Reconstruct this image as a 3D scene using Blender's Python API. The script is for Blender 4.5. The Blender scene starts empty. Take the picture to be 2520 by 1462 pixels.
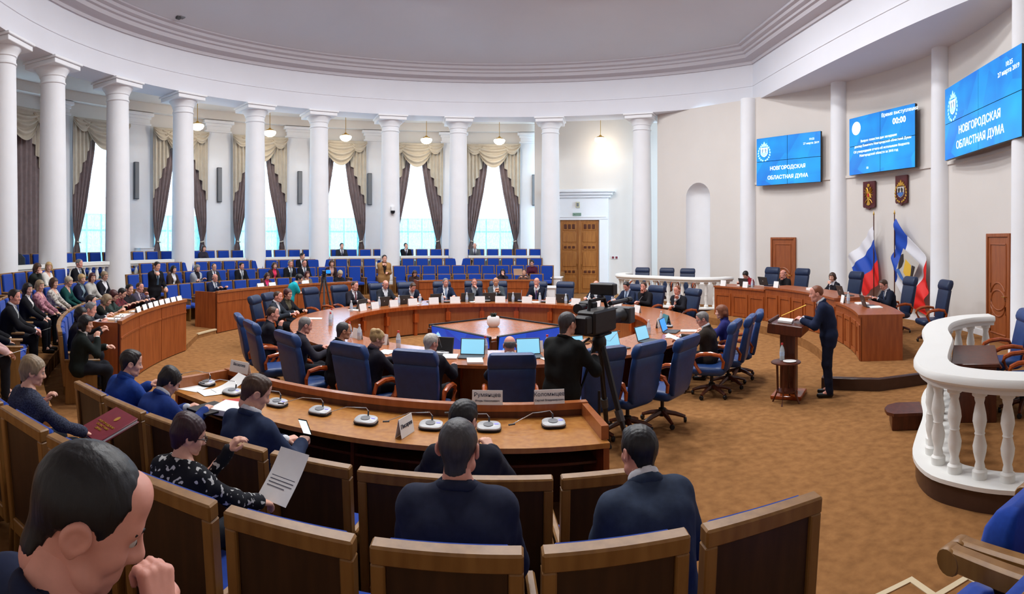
import bpy, math, random
import numpy as np
from mathutils import Vector, Matrix
random.seed(7)
scene = bpy.context.scene
COL = scene.collection
PI = math.pi
def rad(a): return a * PI / 180.0

# ------------------------------------------------------------------ camera
# A hand-held phone panorama: central cylindrical projection, hall centre at the world origin.
CAM = Vector((0.218, -12.2, 2.47))
FPX, YHOR = 1400.0, 587.0            # pixels per radian, row of the horizon in the 2520x1462 frame
cam_d = bpy.data.cameras.new('camera')
cam = bpy.data.objects.new('camera', cam_d); COL.objects.link(cam)
cam.location = CAM; cam.rotation_euler = (PI / 2, 0, 0)
cam_d.type = 'PANO'
cam_d.panorama_type = 'CENTRAL_CYLINDRICAL'
cam_d.central_cylindrical_range_u_min = -1260 / FPX
cam_d.central_cylindrical_range_u_max = 1260 / FPX
cam_d.central_cylindrical_range_v_min = -(1462 - YHOR) / FPX
cam_d.central_cylindrical_range_v_max = YHOR / FPX
cam_d.central_cylindrical_radius = 1.0
cam_d.clip_start = 0.02
scene.camera = cam

# ------------------------------------------------------------------ daylight, lamps, exposure
w = bpy.data.worlds.new('world'); scene.world = w; w.use_nodes = True
bg = w.node_tree.nodes['Background']
bg.inputs[0].default_value = (0.5, 0.76, 1.0, 1); bg.inputs[1].default_value = 8.0
vs = scene.view_settings
vs.view_transform = 'Standard'; vs.look = 'None'; vs.gamma = 1.0; vs.use_curve_mapping = False
vs.exposure = 0.2
CEIL_LAMP_W = 235.0                 # each of the round luminaires recessed in the dome
def area(name, loc, size, watts, rot=(0, 0, 0), color=(1, 1, 1)):
    l = bpy.data.lights.new(name, 'AREA'); l.shape = 'DISK'; l.size = size; l.energy = watts; l.color = color
    o = bpy.data.objects.new(name, l); COL.objects.link(o); o.location = loc; o.rotation_euler = rot
    return o

# ------------------------------------------------------------------ materials
def lin(c):
    c = c / 255.0
    return c / 12.92 if c <= 0.04045 else ((c + 0.055) / 1.055) ** 2.4
def rgb(c): return (lin(c[0]), lin(c[1]), lin(c[2]), 1.0)
MATS = {}
def mat(name, c, rough=0.6, var=0.0, scale=8.0, stretch=(1, 1, 1), bump=0.0, metal=0.0, spec=0.4, c2=None, emit=0.0,
        detail=4.0, alpha=None, sheen=0.0, trans=0.0):
    """Principled material; its colour wanders between c and c2 (or c darkened by var) with object-space noise."""
    if name in MATS: return MATS[name]
    m = bpy.data.materials.new(name); m.use_nodes = True
    nt = m.node_tree; b = nt.nodes['Principled BSDF']; L = nt.links.new
    col = rgb(c)
    b.inputs['Base Color'].default_value = col
    b.inputs['Roughness'].default_value = rough
    b.inputs['Metallic'].default_value = metal
    b.inputs['Specular IOR Level'].default_value = spec
    if sheen: b.inputs['Sheen Weight'].default_value = sheen
    if trans: b.inputs['Transmission Weight'].default_value = trans
    if alpha is not None: b.inputs['Alpha'].default_value = alpha
    if var or c2 or bump:
        tc = nt.nodes.new('ShaderNodeTexCoord'); mp = nt.nodes.new('ShaderNodeMapping')
        mp.inputs['Scale'].default_value = stretch
        n = nt.nodes.new('ShaderNodeTexNoise'); n.inputs['Scale'].default_value = scale; n.inputs['Detail'].default_value = detail
        L(tc.outputs['Object'], mp.inputs['Vector']); L(mp.outputs[0], n.inputs['Vector'])
        if var or c2:
            r = nt.nodes.new('ShaderNodeValToRGB')
            dark = rgb(c2) if c2 else (col[0] * (1 - var), col[1] * (1 - var), col[2] * (1 - var), 1)
            r.color_ramp.elements[0].position = 0.32; r.color_ramp.elements[0].color = dark
            r.color_ramp.elements[1].position = 0.68; r.color_ramp.elements[1].color = col
            L(n.outputs['Fac'], r.inputs[0]); L(r.outputs[0], b.inputs['Base Color'])
        if bump:
            bp = nt.nodes.new('ShaderNodeBump'); bp.inputs['Strength'].default_value = bump; bp.inputs['Distance'].default_value = 0.01
            L(n.outputs['Fac'], bp.inputs['Height']); L(bp.outputs[0], b.inputs['Normal'])
    if emit:
        b.inputs['Emission Color'].default_value = col; b.inputs['Emission Strength'].default_value = emit
    MATS[name] = m
    return m
def wood(name, c, c2, rough=0.35, scale=3.0, st=(6, 6, 0.7)):
    return mat(name, c, rough, scale=scale, stretch=st, c2=c2, bump=0.05, spec=0.5, detail=6)
M_CARPET = mat('carpet', (156, 111, 69), 0.95, scale=9.0, c2=(132, 92, 56), bump=0.4, spec=0.05, detail=9)
M_PAINT = mat('white_paint', (234, 235, 238), 0.7, var=0.03, scale=2.0)
M_FRIEZE = mat('frieze_paint', (222, 223, 230), 0.8, var=0.03, scale=1.0)
M_CEIL = mat('ceiling_paint', (212, 213, 218), 0.85, var=0.03, scale=0.7)
M_CREAM = mat('cream_wall_paint', (218, 212, 206), 0.8, var=0.03, scale=1.2)
M_DESK = wood('desk_veneer', (160, 84, 38), (134, 64, 26))
M_DESKTOP = wood('worktop_veneer', (186, 128, 62), (164, 104, 46), 0.3)
M_RING = wood('ring_table_veneer', (166, 98, 54), (152, 85, 44), 0.25)
M_SEATW = wood('seat_frame_wood', (150, 108, 56), (126, 86, 40), 0.4)
M_SEATP = wood('seat_panel_wood', (66, 42, 24), (48, 30, 17), 0.45)  # dark veneer, deepened further to put the foreground's dim light into the colour
M_DARKW = wood('dark_wood', (92, 42, 22), (66, 28, 14), 0.35)
M_ARM = wood('polished_armrest_wood', (176, 84, 34), (140, 58, 20), 0.2)
M_DOORW = wood('door_oak', (170, 110, 50), (144, 88, 36), 0.4)
M_DOORB = wood('door_walnut', (160, 88, 44), (136, 70, 32), 0.4)
M_SEATB = mat('blue_seat_fabric', (26, 66, 160), 0.9, var=0.15, scale=60, sheen=0.2, spec=0.15)
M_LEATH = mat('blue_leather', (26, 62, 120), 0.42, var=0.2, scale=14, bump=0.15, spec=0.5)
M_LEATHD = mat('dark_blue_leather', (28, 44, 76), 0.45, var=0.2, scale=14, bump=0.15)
M_WHITE = mat('balustrade_white', (232, 232, 228), 0.45, var=0.02, scale=3)
M_BLACK = mat('black_plastic', (20, 20, 24), 0.45)
M_DGREY = mat('dark_grey_metal', (70, 72, 76), 0.5)
M_SILVER = mat('silver_plastic', (186, 188, 190), 0.35, spec=0.6)
M_GREYM = mat('grey_mesh', (120, 122, 126), 0.6)
M_CHROME = mat('chrome', (200, 200, 205), 0.2, metal=1.0)
M_BRASS = mat('brass', (190, 150, 70), 0.3, metal=1.0)
M_PAPER = mat('paper', (238, 238, 236), 0.8, var=0.03, scale=20)
M_PRINT = mat('print_ink', (70, 74, 90), 0.8)

# ------------------------------------------------------------------ mesh helpers
class MB:
    """Collects shapes into one mesh."""
    def __init__(s): s.v = []; s.f = []; s.m = []; s.mi = 0
    def add(s, vs, fs):
        o = len(s.v); s.v.extend([tuple(p) for p in vs]); s.f.extend([tuple(i + o for i in f) for f in fs]); s.m.extend([s.mi] * len(fs)); return s
    def box(s, x0, x1, y0, y1, z0, z1, M=None):
        p = [(x, y, z) for z in (z0, z1) for y in (y0, y1) for x in (x0, x1)]
        if M is not None: p = [M @ Vector(q) for q in p]
        return s.add(p, [(0, 2, 3, 1), (4, 5, 7, 6), (0, 1, 5, 4), (2, 6, 7, 3), (0, 4, 6, 2), (1, 3, 7, 5)])
    def rbox(s, x0, x1, y0, y1, z0, z1, b=0.01, M=None):
        """box with chamfered edges"""
        xs = ((x0, x1), (y0, y1), (z0, z1)); P = []; idx = {}
        for i in (0, 1):
            for j in (0, 1):
                for k in (0, 1):
                    c = (xs[0][i], xs[1][j], xs[2][k]); sg = (1 - 2 * i, 1 - 2 * j, 1 - 2 * k)
                    for a in range(3):
                        q = [c[t] + (0 if t == a else sg[t] * b) for t in range(3)]
                        idx[(i, j, k, a)] = len(P); P.append(q)
        F = []
        g = lambda i, j, k, a: idx[(i, j, k, a)]
        for e in (0, 1):
            F.append((g(e,0,0,0), g(e,1,0,0), g(e,1,1,0), g(e,0,1,0)) if e else (g(e,0,0,0), g(e,0,1,0), g(e,1,1,0), g(e,1,0,0)))
            F.append((g(0,e,0,1), g(0,e,1,1), g(1,e,1,1), g(1,e,0,1)) if e else (g(0,e,0,1), g(1,e,0,1), g(1,e,1,1), g(0,e,1,1)))
            F.append((g(0,0,e,2), g(1,0,e,2), g(1,1,e,2), g(0,1,e,2)) if e else (g(0,0,e,2), g(0,1,e,2), g(1,1,e,2), g(1,0,e,2)))
        for p in (0, 1):
            for q in (0, 1):
                F.append((g(p,q,0,0), g(p,q,1,0), g(p,q,1,1), g(p,q,0,1)))
                F.append((g(p,0,q,0), g(p,1,q,0), g(p,1,q,2), g(p,0,q,2)))
                F.append((g(0,p,q,1), g(1,p,q,1), g(1,p,q,2), g(0,p,q,2)))
                for r in (0, 1): F.append((g(p,q,r,0), g(p,q,r,1), g(p,q,r,2)))
        if M is not None: P = [M @ Vector(q) for q in P]
        return s.add(P, F)
    def arcbox(s, r0, r1, t0, t1, z0, z1, n=None):
        """annular sector prism about the hall axis, angles in degrees"""
        n = n or max(2, int(abs(t1 - t0) / 2.5) + 1); full = abs(t1 - t0) >= 359.9
        P = []; F = []
        for i in range(n + (0 if full else 1)):
            a = rad(t0 + (t1 - t0) * i / n); c, q = math.cos(a), math.sin(a)
            P += [(r0 * c, r0 * q, z0), (r1 * c, r1 * q, z0), (r1 * c, r1 * q, z1), (r0 * c, r0 * q, z1)]
        k = len(P) // 4
        for i in range(n):
            a = 4 * i; b = 4 * ((i + 1) % k)
            for j in range(4): F.append((a + j, a + (j + 1) % 4, b + (j + 1) % 4, b + j))
        if not full: F += [(3, 2, 1, 0), (4 * n, 4 * n + 1, 4 * n + 2, 4 * n + 3)]
        return s.add(P, F)
    def lathe(s, prof, n=16, c=(0, 0, 0), M=None):
        P = []; F = []; k = len(prof)
        for i in range(n):
            a = 2 * PI * i / n
            for (r, z) in prof: P.append(Vector((c[0] + r * math.cos(a), c[1] + r * math.sin(a), c[2] + z)))
        for i in range(n):
            a = i * k; b = ((i + 1) % n) * k
            for j in range(k - 1): F.append((a + j, b + j, b + j + 1, a + j + 1))
        if prof[0][0] > 1e-6: F.append(tuple(i * k for i in range(n))[::-1])
        if prof[-1][0] > 1e-6: F.append(tuple(i * k + k - 1 for i in range(n)))
        if M is not None: P = [M @ p for p in P]
        return s.add(P, F)
    def tube(s, pts, r, n=8, flat=1.0, up=(0, 0, 1)):
        """tube along points; r radius or list; flat scales the section across `up`"""
        pts = [Vector(p) for p in pts]; k = len(pts); rs = r if isinstance(r, (list, tuple)) else [r] * k
        P = []; F = []; up = Vector(up)
        for i, p in enumerate(pts):
            t = (pts[min(i + 1, k - 1)] - pts[max(i - 1, 0)]).normalized()
            u = up if abs(t.dot(up)) < 0.95 else Vector((1, 0, 0))
            a = t.cross(u).normalized(); b = a.cross(t).normalized()
            for j in range(n):
                q = 2 * PI * j / n
                P.append(p + a * (rs[i] * math.cos(q)) + b * (rs[i] * flat * math.sin(q)))
        for i in range(k - 1):
            for j in range(n): F.append((i * n + j, i * n + (j + 1) % n, (i + 1) * n + (j + 1) % n, (i + 1) * n + j))
        F += [tuple(range(n))[::-1], tuple((k - 1) * n + j for j in range(n))]
        return s.add(P, F)
    def loft(s, secs, cap=True):
        """secs: closed rings with equal point counts"""
        n = len(secs[0]); P = [p for q in secs for p in q]; F = []
        for i in range(len(secs) - 1):
            for j in range(n): F.append((i * n + j, i * n + (j + 1) % n, (i + 1) * n + (j + 1) % n, (i + 1) * n + j))
        if cap: F += [tuple(range(n))[::-1], tuple((len(secs) - 1) * n + j for j in range(n))]
        return s.add(P, F)
    def prism(s, poly, d, M=None):
        """extrude a polygon in the local xz plane by d along y"""
        n = len(poly); P = [Vector((x, y, z)) for y in (0, d) for (x, z) in poly]
        if M is not None: P = [M @ p for p in P]
        F = [tuple(range(n)), tuple(range(2 * n - 1, n - 1, -1))] + [(j, j + n, (j + 1) % n + n, (j + 1) % n) for j in range(n)]
        return s.add(P, F)
    def sweep(s, path, prof, closed=False):
        """sweep profile [(offset to the left of travel, z)] along an xy path, mitred"""
        k = len(path); P = []; F = []; m = len(prof)
        for i in range(k):
            p = Vector(path[i]).to_2d()
            a = Vector(path[i - 1]).to_2d() if (i > 0 or closed) else None
            b = Vector(path[(i + 1) % k]).to_2d() if (i < k - 1 or closed) else None
            d1 = (p - a).normalized() if a is not None else (b - p).normalized()
            d2 = (b - p).normalized() if b is not None else d1
            n1 = Vector((-d1.y, d1.x)); n2 = Vector((-d2.y, d2.x)); h = (n1 + n2).normalized()
            h = h / max(0.35, h.dot(n1))
            for (o, z) in prof: P.append((p.x + h.x * o, p.y + h.y * o, z))
        for i in range(k if closed else k - 1):
            a = i * m; b = ((i + 1) % k) * m
            for j in range(m - 1): F.append((a + j, b + j, b + j + 1, a + j + 1))
        return s.add(P, F)
    def grid(s, fn, nu, nv, th=0.0):
        """surface fn(u,v), optional thickness by offsetting along normals"""
        P = [Vector(fn(i / nu, j / nv)) for i in range(nu + 1) for j in range(nv + 1)]
        w_ = nv + 1
        Q = [(i * w_ + j, (i + 1) * w_ + j, (i + 1) * w_ + j + 1, i * w_ + j + 1) for i in range(nu) for j in range(nv)]
        if not th: return s.add(P, Q)
        N = []
        for i in range(nu + 1):
            for j in range(nv + 1):
                a = P[min(i + 1, nu) * w_ + j] - P[max(i - 1, 0) * w_ + j]; b = P[i * w_ + min(j + 1, nv)] - P[i * w_ + max(j - 1, 0)]
                N.append(a.cross(b).normalized())
        n = len(P); B = [p - q * th for p, q in zip(P, N)]
        F = Q + [tuple(i + n for i in q[::-1]) for q in Q]
        edge = [(i * w_, (i + 1) * w_) for i in range(nu)] + [((i + 1) * w_ + nv, i * w_ + nv) for i in range(nu)]
        edge += [(j + 1, j) for j in range(nv)] + [(nu * w_ + j, nu * w_ + j + 1) for j in range(nv)]
        F += [(b, a, a + n, b + n) for a, b in edge]
        return s.add(P + B, F)
    def mesh(s, name, mats, smooth=40):
        me = bpy.data.meshes.new(name); me.from_pydata(s.v, [], s.f)
        for m in (mats if isinstance(mats, (list, tuple)) else [mats]): me.materials.append(m)
        if any(s.m): me.polygons.foreach_set('material_index', s.m)
        if smooth:
            me.shade_smooth(); me.set_sharp_from_angle(angle=rad(smooth))
        me.update(); return me
def link(name, data, parent=None, M=None):
    o = bpy.data.objects.new(name, data); COL.objects.link(o)
    if parent is not None: o.parent = parent
    if M is not None: o.matrix_local = M
    return o
def obj(name, mb, mats, parent=None, M=None, smooth=40):
    return link(name, mb.mesh(name, mats, smooth), parent, M)
def tag(o, label, cat, group=None):
    o['label'] = label; o['category'] = cat
    if group: o['group'] = group
    return o
def thing(name, label, cat, loc=(0, 0, 0), rz=0.0, group=None):
    o = bpy.data.objects.new(name, None); COL.objects.link(o); o.empty_display_size = 0.1
    o.location = loc; o.rotation_euler = (0, 0, rz)
    return tag(o, label, cat, group)
def struct(name, mb, mats, parent=None, smooth=40):
    o = obj(name, mb, mats, parent, smooth=smooth)
    if parent is None: o['kind'] = 'structure'
    return o
def copy_tree(o, parent=None):
    c = o.copy(); COL.objects.link(c); c.parent = parent
    for ch in o.children: copy_tree(ch, c)
    return c
def T(x, y, z, rz=0.0, rx=0.0, ry=0.0):
    return Matrix.Translation((x, y, z)) @ Matrix.Rotation(rz, 4, 'Z') @ Matrix.Rotation(ry, 4, 'Y') @ Matrix.Rotation(rx, 4, 'X')
def pol(r, t): return (r * math.cos(rad(t)), r * math.sin(rad(t)))
def face_in(t): return rad(t) + PI / 2        # z rotation that turns local +Y towards the hall centre at polar angle t
_U = ['first', 'second', 'third', 'fourth', 'fifth', 'sixth', 'seventh', 'eighth', 'ninth', 'tenth', 'eleventh', 'twelfth', 'thirteenth', 'fourteenth', 'fifteenth', 'sixteenth', 'seventeenth', 'eighteenth', 'nineteenth']
ORD = _U + ['twentieth'] + ['twenty-' + q for q in _U[:9]] + ['thirtieth'] + ['thirty-' + q for q in _U[:9]] + ['fortieth'] + ['forty-' + q for q in _U[:9]]
def text_mesh(body, size, name='lettering', bold=0.0, align='CENTER', depth=0.002):
    c = bpy.data.curves.new(name, 'FONT'); c.body = body; c.size = size; c.align_x = align; c.align_y = 'CENTER'; c.extrude = depth; c.offset = bold
    c.resolution_u = 2
    t = bpy.data.objects.new(name, c); COL.objects.link(t)
    dg = bpy.context.evaluated_depsgraph_get()
    me = bpy.data.meshes.new_from_object(t.evaluated_get(dg)); me.name = name
    bpy.data.objects.remove(t); bpy.data.curves.remove(c)
    return me
def text(body, size, m, parent, M, name='lettering', bold=0.0, align='CENTER'):
    me = text_mesh(body, size, name, bold, align); me.materials.clear(); me.materials.append(m)
    return link(name, me, parent, M)
# ================================================================== THE HALL
SEC0, SEC1 = 79.0, 281.0            # polar range of the tiered seating
TIER = [0.12, 0.38, 0.64, 0.98]      # floor levels behind the desks, second row, third row, gallery
TIER_R = [7.15, 9.3, 10.45, 11.42]
struct('floor', MB().arcbox(0.001, 15.2, 0, 360, -0.1, 0.0, 72), M_CARPET)
BSH = 0.5                           # the left-hand block stands half a metre further into the hall
def tier_rings(i):
    out = []
    for (t0, t1, sh) in ((SEC0, 182, 0), (182, 236, BSH), (236, SEC1, 0)):
        nx = 1 if i < 3 else 0
        near = t0 == 236
        out.append((12.75 if near and i == 3 else (TIER_R[i] - (sh if i < 3 else 0)), (TIER_R[i + 1] - sh) if i < 2 else ((12.75 if near else TIER_R[3]) if i == 2 else 14.7), t0, 288 if near and i == 2 else t1))
    return out
for i in range(4):
    m = MB()
    for (r0, r1, t0, t1) in tier_rings(i):
        if i == 0 and t0 == 182:        # follows the flatter left-hand desk
            inner = [pol(7.15, 182)] + [(2.485 + 9.09 * math.cos(rad(a)), -1.03 + 9.09 * math.sin(rad(a))) for a in range(184, 210, 3)] + [(-4.9, -6.05), pol(7.15, 236)]
            pts = inner + [pol(r1, 236 - 54 * j / 24) for j in range(25)]; n = len(pts)
            m.add([(x, y, TIER[0]) for x, y in pts] + [(x, y, 0) for x, y in pts], [tuple(range(n))] + [(j, j + n, (j + 1) % n + n, (j + 1) % n) for j in range(n)])
        else: m.arcbox(r0, r1, t0, t1, 0.0, TIER[i])
    struct('seating_tier', m, M_CARPET, smooth=25)
rw = MB(); rw.box(6.4, 6.7, -14.0, -8.0, 0, 8.0)
struct('wall_side', rw, M_CREAM)
# light nosing strips on the step edges of the aisles
NOSE = mat('step_nosing', (214, 196, 160), 0.5)
k = 0
for (i, t0, t1) in ((0, 174.6, 182), (0, 236, 245.5), (0, 114.6, 129.4), (1, 236.2, 246.5), (2, 236.2, 247), (1, 176, 181.8)):
    k += 1
    struct('trim_%d' % (10 + k), MB().arcbox(TIER_R[i] - 0.012, TIER_R[i] + 0.05, t0, t1, TIER[i] - 0.03, TIER[i] + 0.006), NOSE)
# stairs at the open end of the near section, treads edged with light strips
st = MB(); ns = MB()
for j, (y0, y1, z) in enumerate(((-9.2, -9.75, 0.12), (-9.75, -10.4, 0.38))):
    st.box(1.75, 2.75, y1, y0, 0.0, z)
    ns.box(1.73, 2.77, y0 - 0.03, y0 + 0.012, z - 0.025, z + 0.006); ns.box(2.72, 2.77, y1, y0 - 0.03, z - 0.025, z + 0.006)
so = struct('end_stairs', st, M_CARPET); struct('nosing', ns, NOSE, so)

# --- upper drum, cornice and ceiling
RD, CHX = 10.9, 8.68
a0 = math.degrees(math.acos(CHX / RD))
path = [pol(RD, a0 + (360 - 2 * a0) * i / 84) for i in range(85)]
ent = MB().arcbox(RD, 11.9, a0, 360 - a0, 7.4, 9.5, 84)
ent.box(CHX, 11.4, -RD * math.sin(rad(a0)) - 0.3, RD * math.sin(rad(a0)) + 0.3, 7.4, 9.5)
struct('wall_drum', ent, M_FRIEZE, smooth=25)
struct('trim_1', MB().sweep(path, [(0, 8.78), (0.06, 8.78), (0.06, 8.88), (0.1, 8.9), (0.34, 8.94), (0.36, 9.06), (0.44, 9.08), (0.44, 9.16),
        (0.56, 9.2), (0.56, 9.3), (0.66, 9.33), (0.66, 9.4)], True), mat('cornice_plaster', (196, 192, 198), 0.8), smooth=25)
struct('trim_2', MB().sweep(path, [(0, 7.98), (0.02, 7.99), (0.02, 8.03), (0.0, 8.04)], True), M_FRIEZE, smooth=25)
dome = MB(); rings = 10; PP = []
for s_ in range(rings):
    f = s_ / rings
    for (x, y) in path:
        kx = 1 - 0.055; PP.append((x * kx * (1 - f), y * kx * (1 - f), 9.36 + 1.0 * (1 - (1 - f) ** 2)))
PP.append((0, 0, 10.36)); n = len(path); FF = []
for s_ in range(rings - 1):
    for j in range(n): FF.append((s_ * n + j, s_ * n + (j + 1) % n, (s_ + 1) * n + (j + 1) % n, (s_ + 1) * n + j))
FF += [((rings - 1) * n + j, (rings - 1) * n + (j + 1) % n, rings * n) for j in range(n)]
struct('ceiling', dome.add(PP, FF), M_CEIL, smooth=60)
struct('ceiling_gallery', MB().arcbox(11.85, 14.95, 50, 310, 7.8, 7.95, 90), M_CREAM, smooth=25)

# --- outer gallery wall with its window openings
WTH = [92.6, 107.0, 121.3, 136.0, 150.6, 165.0, 179.4]
ow = MB(); hw = 4.0; edges = [84.6]
for t in WTH: edges += [t - hw, t + hw]
edges.append(305.0)
for i in range(0, len(edges), 2): ow.arcbox(14.6, 14.9, edges[i], edges[i + 1], 0, 8)
for t in WTH:
    ow.arcbox(14.6, 14.9, t - hw, t + hw, 0, 1.5); ow.arcbox(14.6, 14.9, t - hw, t + hw, 6.7, 8)
struct('wall_gallery', ow, M_CREAM, smooth=25)
struct('trim_3', MB().arcbox(14.3, 14.62, 84.6, 305, 7.45, 7.8), M_CREAM, smooth=25)
def glass_mat():
    m = bpy.data.materials.new('window_glass'); m.use_nodes = True; nt = m.node_tree; nt.nodes.clear()
    o = nt.nodes.new('ShaderNodeOutputMaterial'); mx = nt.nodes.new('ShaderNodeMixShader'); mx.inputs[0].default_value = 0.08
    t = nt.nodes.new('ShaderNodeBsdfTransparent'); g = nt.nodes.new('ShaderNodeBsdfGlossy'); g.inputs['Roughness'].default_value = 0.03
    nt.links.new(t.outputs[0], mx.inputs[1]); nt.links.new(g.outputs[0], mx.inputs[2]); nt.links.new(mx.outputs[0], o.inputs[0]); return m
M_GLASS = glass_mat()
for i, t in enumerate(WTH):
    x, y = pol(14.78, t); M = T(x, y, 0, face_in(t))
    fr = MB()
    for xx in (-1.02, -0.36, 0.30, 0.96): fr.box(xx, xx + 0.06, -0.03, 0.03, 1.5, 6.7)
    for zz in (1.5, 2.75, 4.0, 5.3, 6.62): fr.box(-1.02, 1.02, -0.025, 0.025, zz, zz + 0.07)
    wn = obj('window_%d' % (i + 1), fr, M_PAINT, None, M); wn['kind'] = 'structure'
    obj('pane', MB().box(-1.0, 1.0, -0.006, 0.0, 1.5, 6.7), M_GLASS, wn)
    obj('window_sill', MB().rbox(-1.1, 1.1, 0.0, 0.35, 1.44, 1.5, 0.012), M_PAINT, wn)

# --- door wall at the end of the gallery, niche wall, presidium wall
struct('wall_door', MB().arcbox(13.7, 14.0, 50, 84.8, 0, 8.0), M_CREAM, smooth=25)
nA, nB = Vector((5.95, 9.75)), Vector((8.42, 6.32)); nL = (nB - nA).length; nang = math.atan2(nB.y - nA.y, nB.x - nA.x)
MN = T(nA.x, nA.y, 0, nang)                                       # local x along the wall, +y away from the hall
nw = MB(); c0, hwid, ztop = nL * 0.47, 0.56, 4.02
nw.box(0, c0 - hwid, 0, 0.55, 0, 7.42); nw.box(c0 + hwid, nL + 0.3, 0, 0.55, 0, 7.42)
arch = [(c0 + hwid * math.cos(a), ztop + hwid * math.sin(a)) for a in [PI * j / 16 for j in range(17)]]
for j in range(16):
    (x1, z1), (x2, z2) = arch[j], arch[j + 1]
    nw.add([(x1, 0, z1), (x2, 0, z2), (x2, 0, 7.42), (x1, 0, 7.42)], [(0, 1, 2, 3)])
nw.box(c0 - hwid, c0 + hwid, 0, 0.55, 0, 0.75)
o = struct('wall_niche', nw, M_CREAM, smooth=25); o.matrix_local = MN
ni = MB(); NS = 14
rows = [(z, 1.0) for z in (0.75, 2.0, ztop)] + [(ztop + hwid * math.sin(PI / 2 * j / 7), math.cos(PI / 2 * j / 7)) for j in range(1, 8)]
P = []; Fq = []
for (z, q) in rows:
    for j in range(NS + 1):
        a = PI * j / NS; P.append((c0 + hwid * q * math.cos(a), 0.45 * q * math.sin(a) + 0.001, z))
for i in range(len(rows) - 1):
    for j in range(NS): Fq.append((i * (NS + 1) + j, i * (NS + 1) + j + 1, (i + 1) * (NS + 1) + j + 1, (i + 1) * (NS + 1) + j))
ni.add(P, Fq)
oo = struct('niche', ni, M_PAINT, o, smooth=60)
struct('wall_presidium', MB().arcbox(10.5, 10.85, -52, 37.4, 0, 7.45, 60), M_CREAM, smooth=25)
struct('trim_4', MB().arcbox(10.46, 10.52, -52, 37.0, 4.36, 4.44, 60), M_CREAM, smooth=25)
struct('baseboard_presidium', MB().arcbox(10.47, 10.52, -52, 37.0, 0.2, 0.34, 60), M_PAINT, smooth=25)
for i, t in enumerate((37.0, 16.5, -7.6, -29.5)):
    x, y = pol(10.5, t)
    tag(obj('half_column', MB().lathe([(0.36, 0.0), (0.36, 0.3), (0.32, 0.36), (0.3, 2.5), (0.28, 7.42)], 24), M_PAINT, None, T(x, y, 0)),
        ['plain white half column at the corner beside the arched niche', 'plain white half column between the two smaller wall screens',
         'plain white half column left of the largest wall screen', 'plain white half column on the wall by the rightmost brown door'][i], 'column', 'half columns on the presidium wall')

# --- colonnade
CTH = [196.8, 185.7, 171.7, 157.8, 142.6, 129.2, 114.3, 100.1, 80.9, 61.8]
CLAB = ['cut off by the left edge of the picture', 'second from the left edge, by the closed brown drape', 'third from the left, rising from the left audience block',
        'fourth from the left, behind the standing man in a dark suit', 'fifth from the left', 'sixth from the left, behind the teal shirt',
        'with a small dome camera on its shaft', 'between the two rightmost curtained windows', 'just left of the tall oak double door', 'rightmost, behind the far balustrade by the niche wall']
sh = MB().lathe([(0.44, 0.0), (0.44, 0.1), (0.41, 0.14), (0.42, 0.2), (0.405, 0.26), (0.4, 1.2), (0.385, 3.2), (0.355, 6.0), (0.35, 6.4)], 28).mesh('shaft', M_PAINT)
cp = MB().lathe([(0.35, 0.0), (0.375, 0.02), (0.375, 0.06), (0.352, 0.08), (0.352, 0.2), (0.38, 0.22), (0.38, 0.26), (0.44, 0.36), (0.49, 0.42), (0.49, 0.44)], 28).mesh('capital', M_PAINT)
ab = MB().rbox(-0.56, 0.56, -0.56, 0.56, 0, 0.13, 0.012).rbox(-0.61, 0.61, -0.61, 0.61, 0.13, 0.2, 0.012).mesh('abacus', M_PAINT)
for i, t in enumerate(CTH):
    x, y = pol(11.4, t); zb = 0.0 if i == 9 else TIER[2]
    c = thing('column', 'white Doric column ' + CLAB[i], 'column', (x, y, zb), face_in(t), 'columns of the colonnade')
    H = 7.4 - zb; s1 = link('shaft', sh, c); s1.scale = (1, 1, (H - 0.63) / 6.4)
    link('capital', cp, c, T(0, 0, H - 0.64)); link('abacus', ab, c, T(0, 0, H - 0.2))
# dome camera on one shaft
x, y = pol(11.4 - 0.4, 114.3)
dc = thing('dome_camera', 'small dark dome security camera on a white column', 'camera', (x, y, 3.55), face_in(114.3))
obj('bracket', MB().rbox(-0.07, 0.07, -0.04, 0.1, 0.02, 0.2, 0.01), M_PAINT, dc)
obj('dome', MB().lathe([(0.001, -0.1), (0.05, -0.09), (0.085, -0.05), (0.09, 0.0), (0.09, 0.03)], 16, (0, 0.08, 0)), M_BLACK, dc)

# --- gallery balustrades between the columns
bal_s = MB().lathe([(0.06, 0), (0.06, 0.05), (0.035, 0.09), (0.075, 0.24), (0.035, 0.42), (0.06, 0.46), (0.06, 0.5)], 10).mesh('baluster', M_WHITE)
for i in range(1, 10):
    if i == 9: continue
    t1, t0 = CTH[i - 1] - 2.1, CTH[i] + 2.1
    bt = thing('gallery_balustrade', 'low white balustrade between the %s and %s columns from the left' % (ORD[i - 1], ORD[i]), 'balustrade', pol(11.45, (t0 + t1) / 2) + (0.98,), 0, 'gallery balustrades')
    inv = Matrix.Translation(-Vector(pol(11.45, (t0 + t1) / 2) + (0.98,)))
    obj('rail', MB().arcbox(11.32, 11.6, t0, t1, 1.66, 1.76).arcbox(11.36, 11.56, t0, t1, 1.6, 1.66), M_WHITE, bt, inv)
    obj('plinth', MB().arcbox(11.36, 11.56, t0, t1, 0.98, 1.1), M_WHITE, bt, inv)
    nb = 7
    for j in range(nb):
        x, y = pol(11.46, t0 + (t1 - t0) * (j + 0.5) / nb); link('baluster', bal_s, bt, inv @ T(x, y, 1.1))

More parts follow.
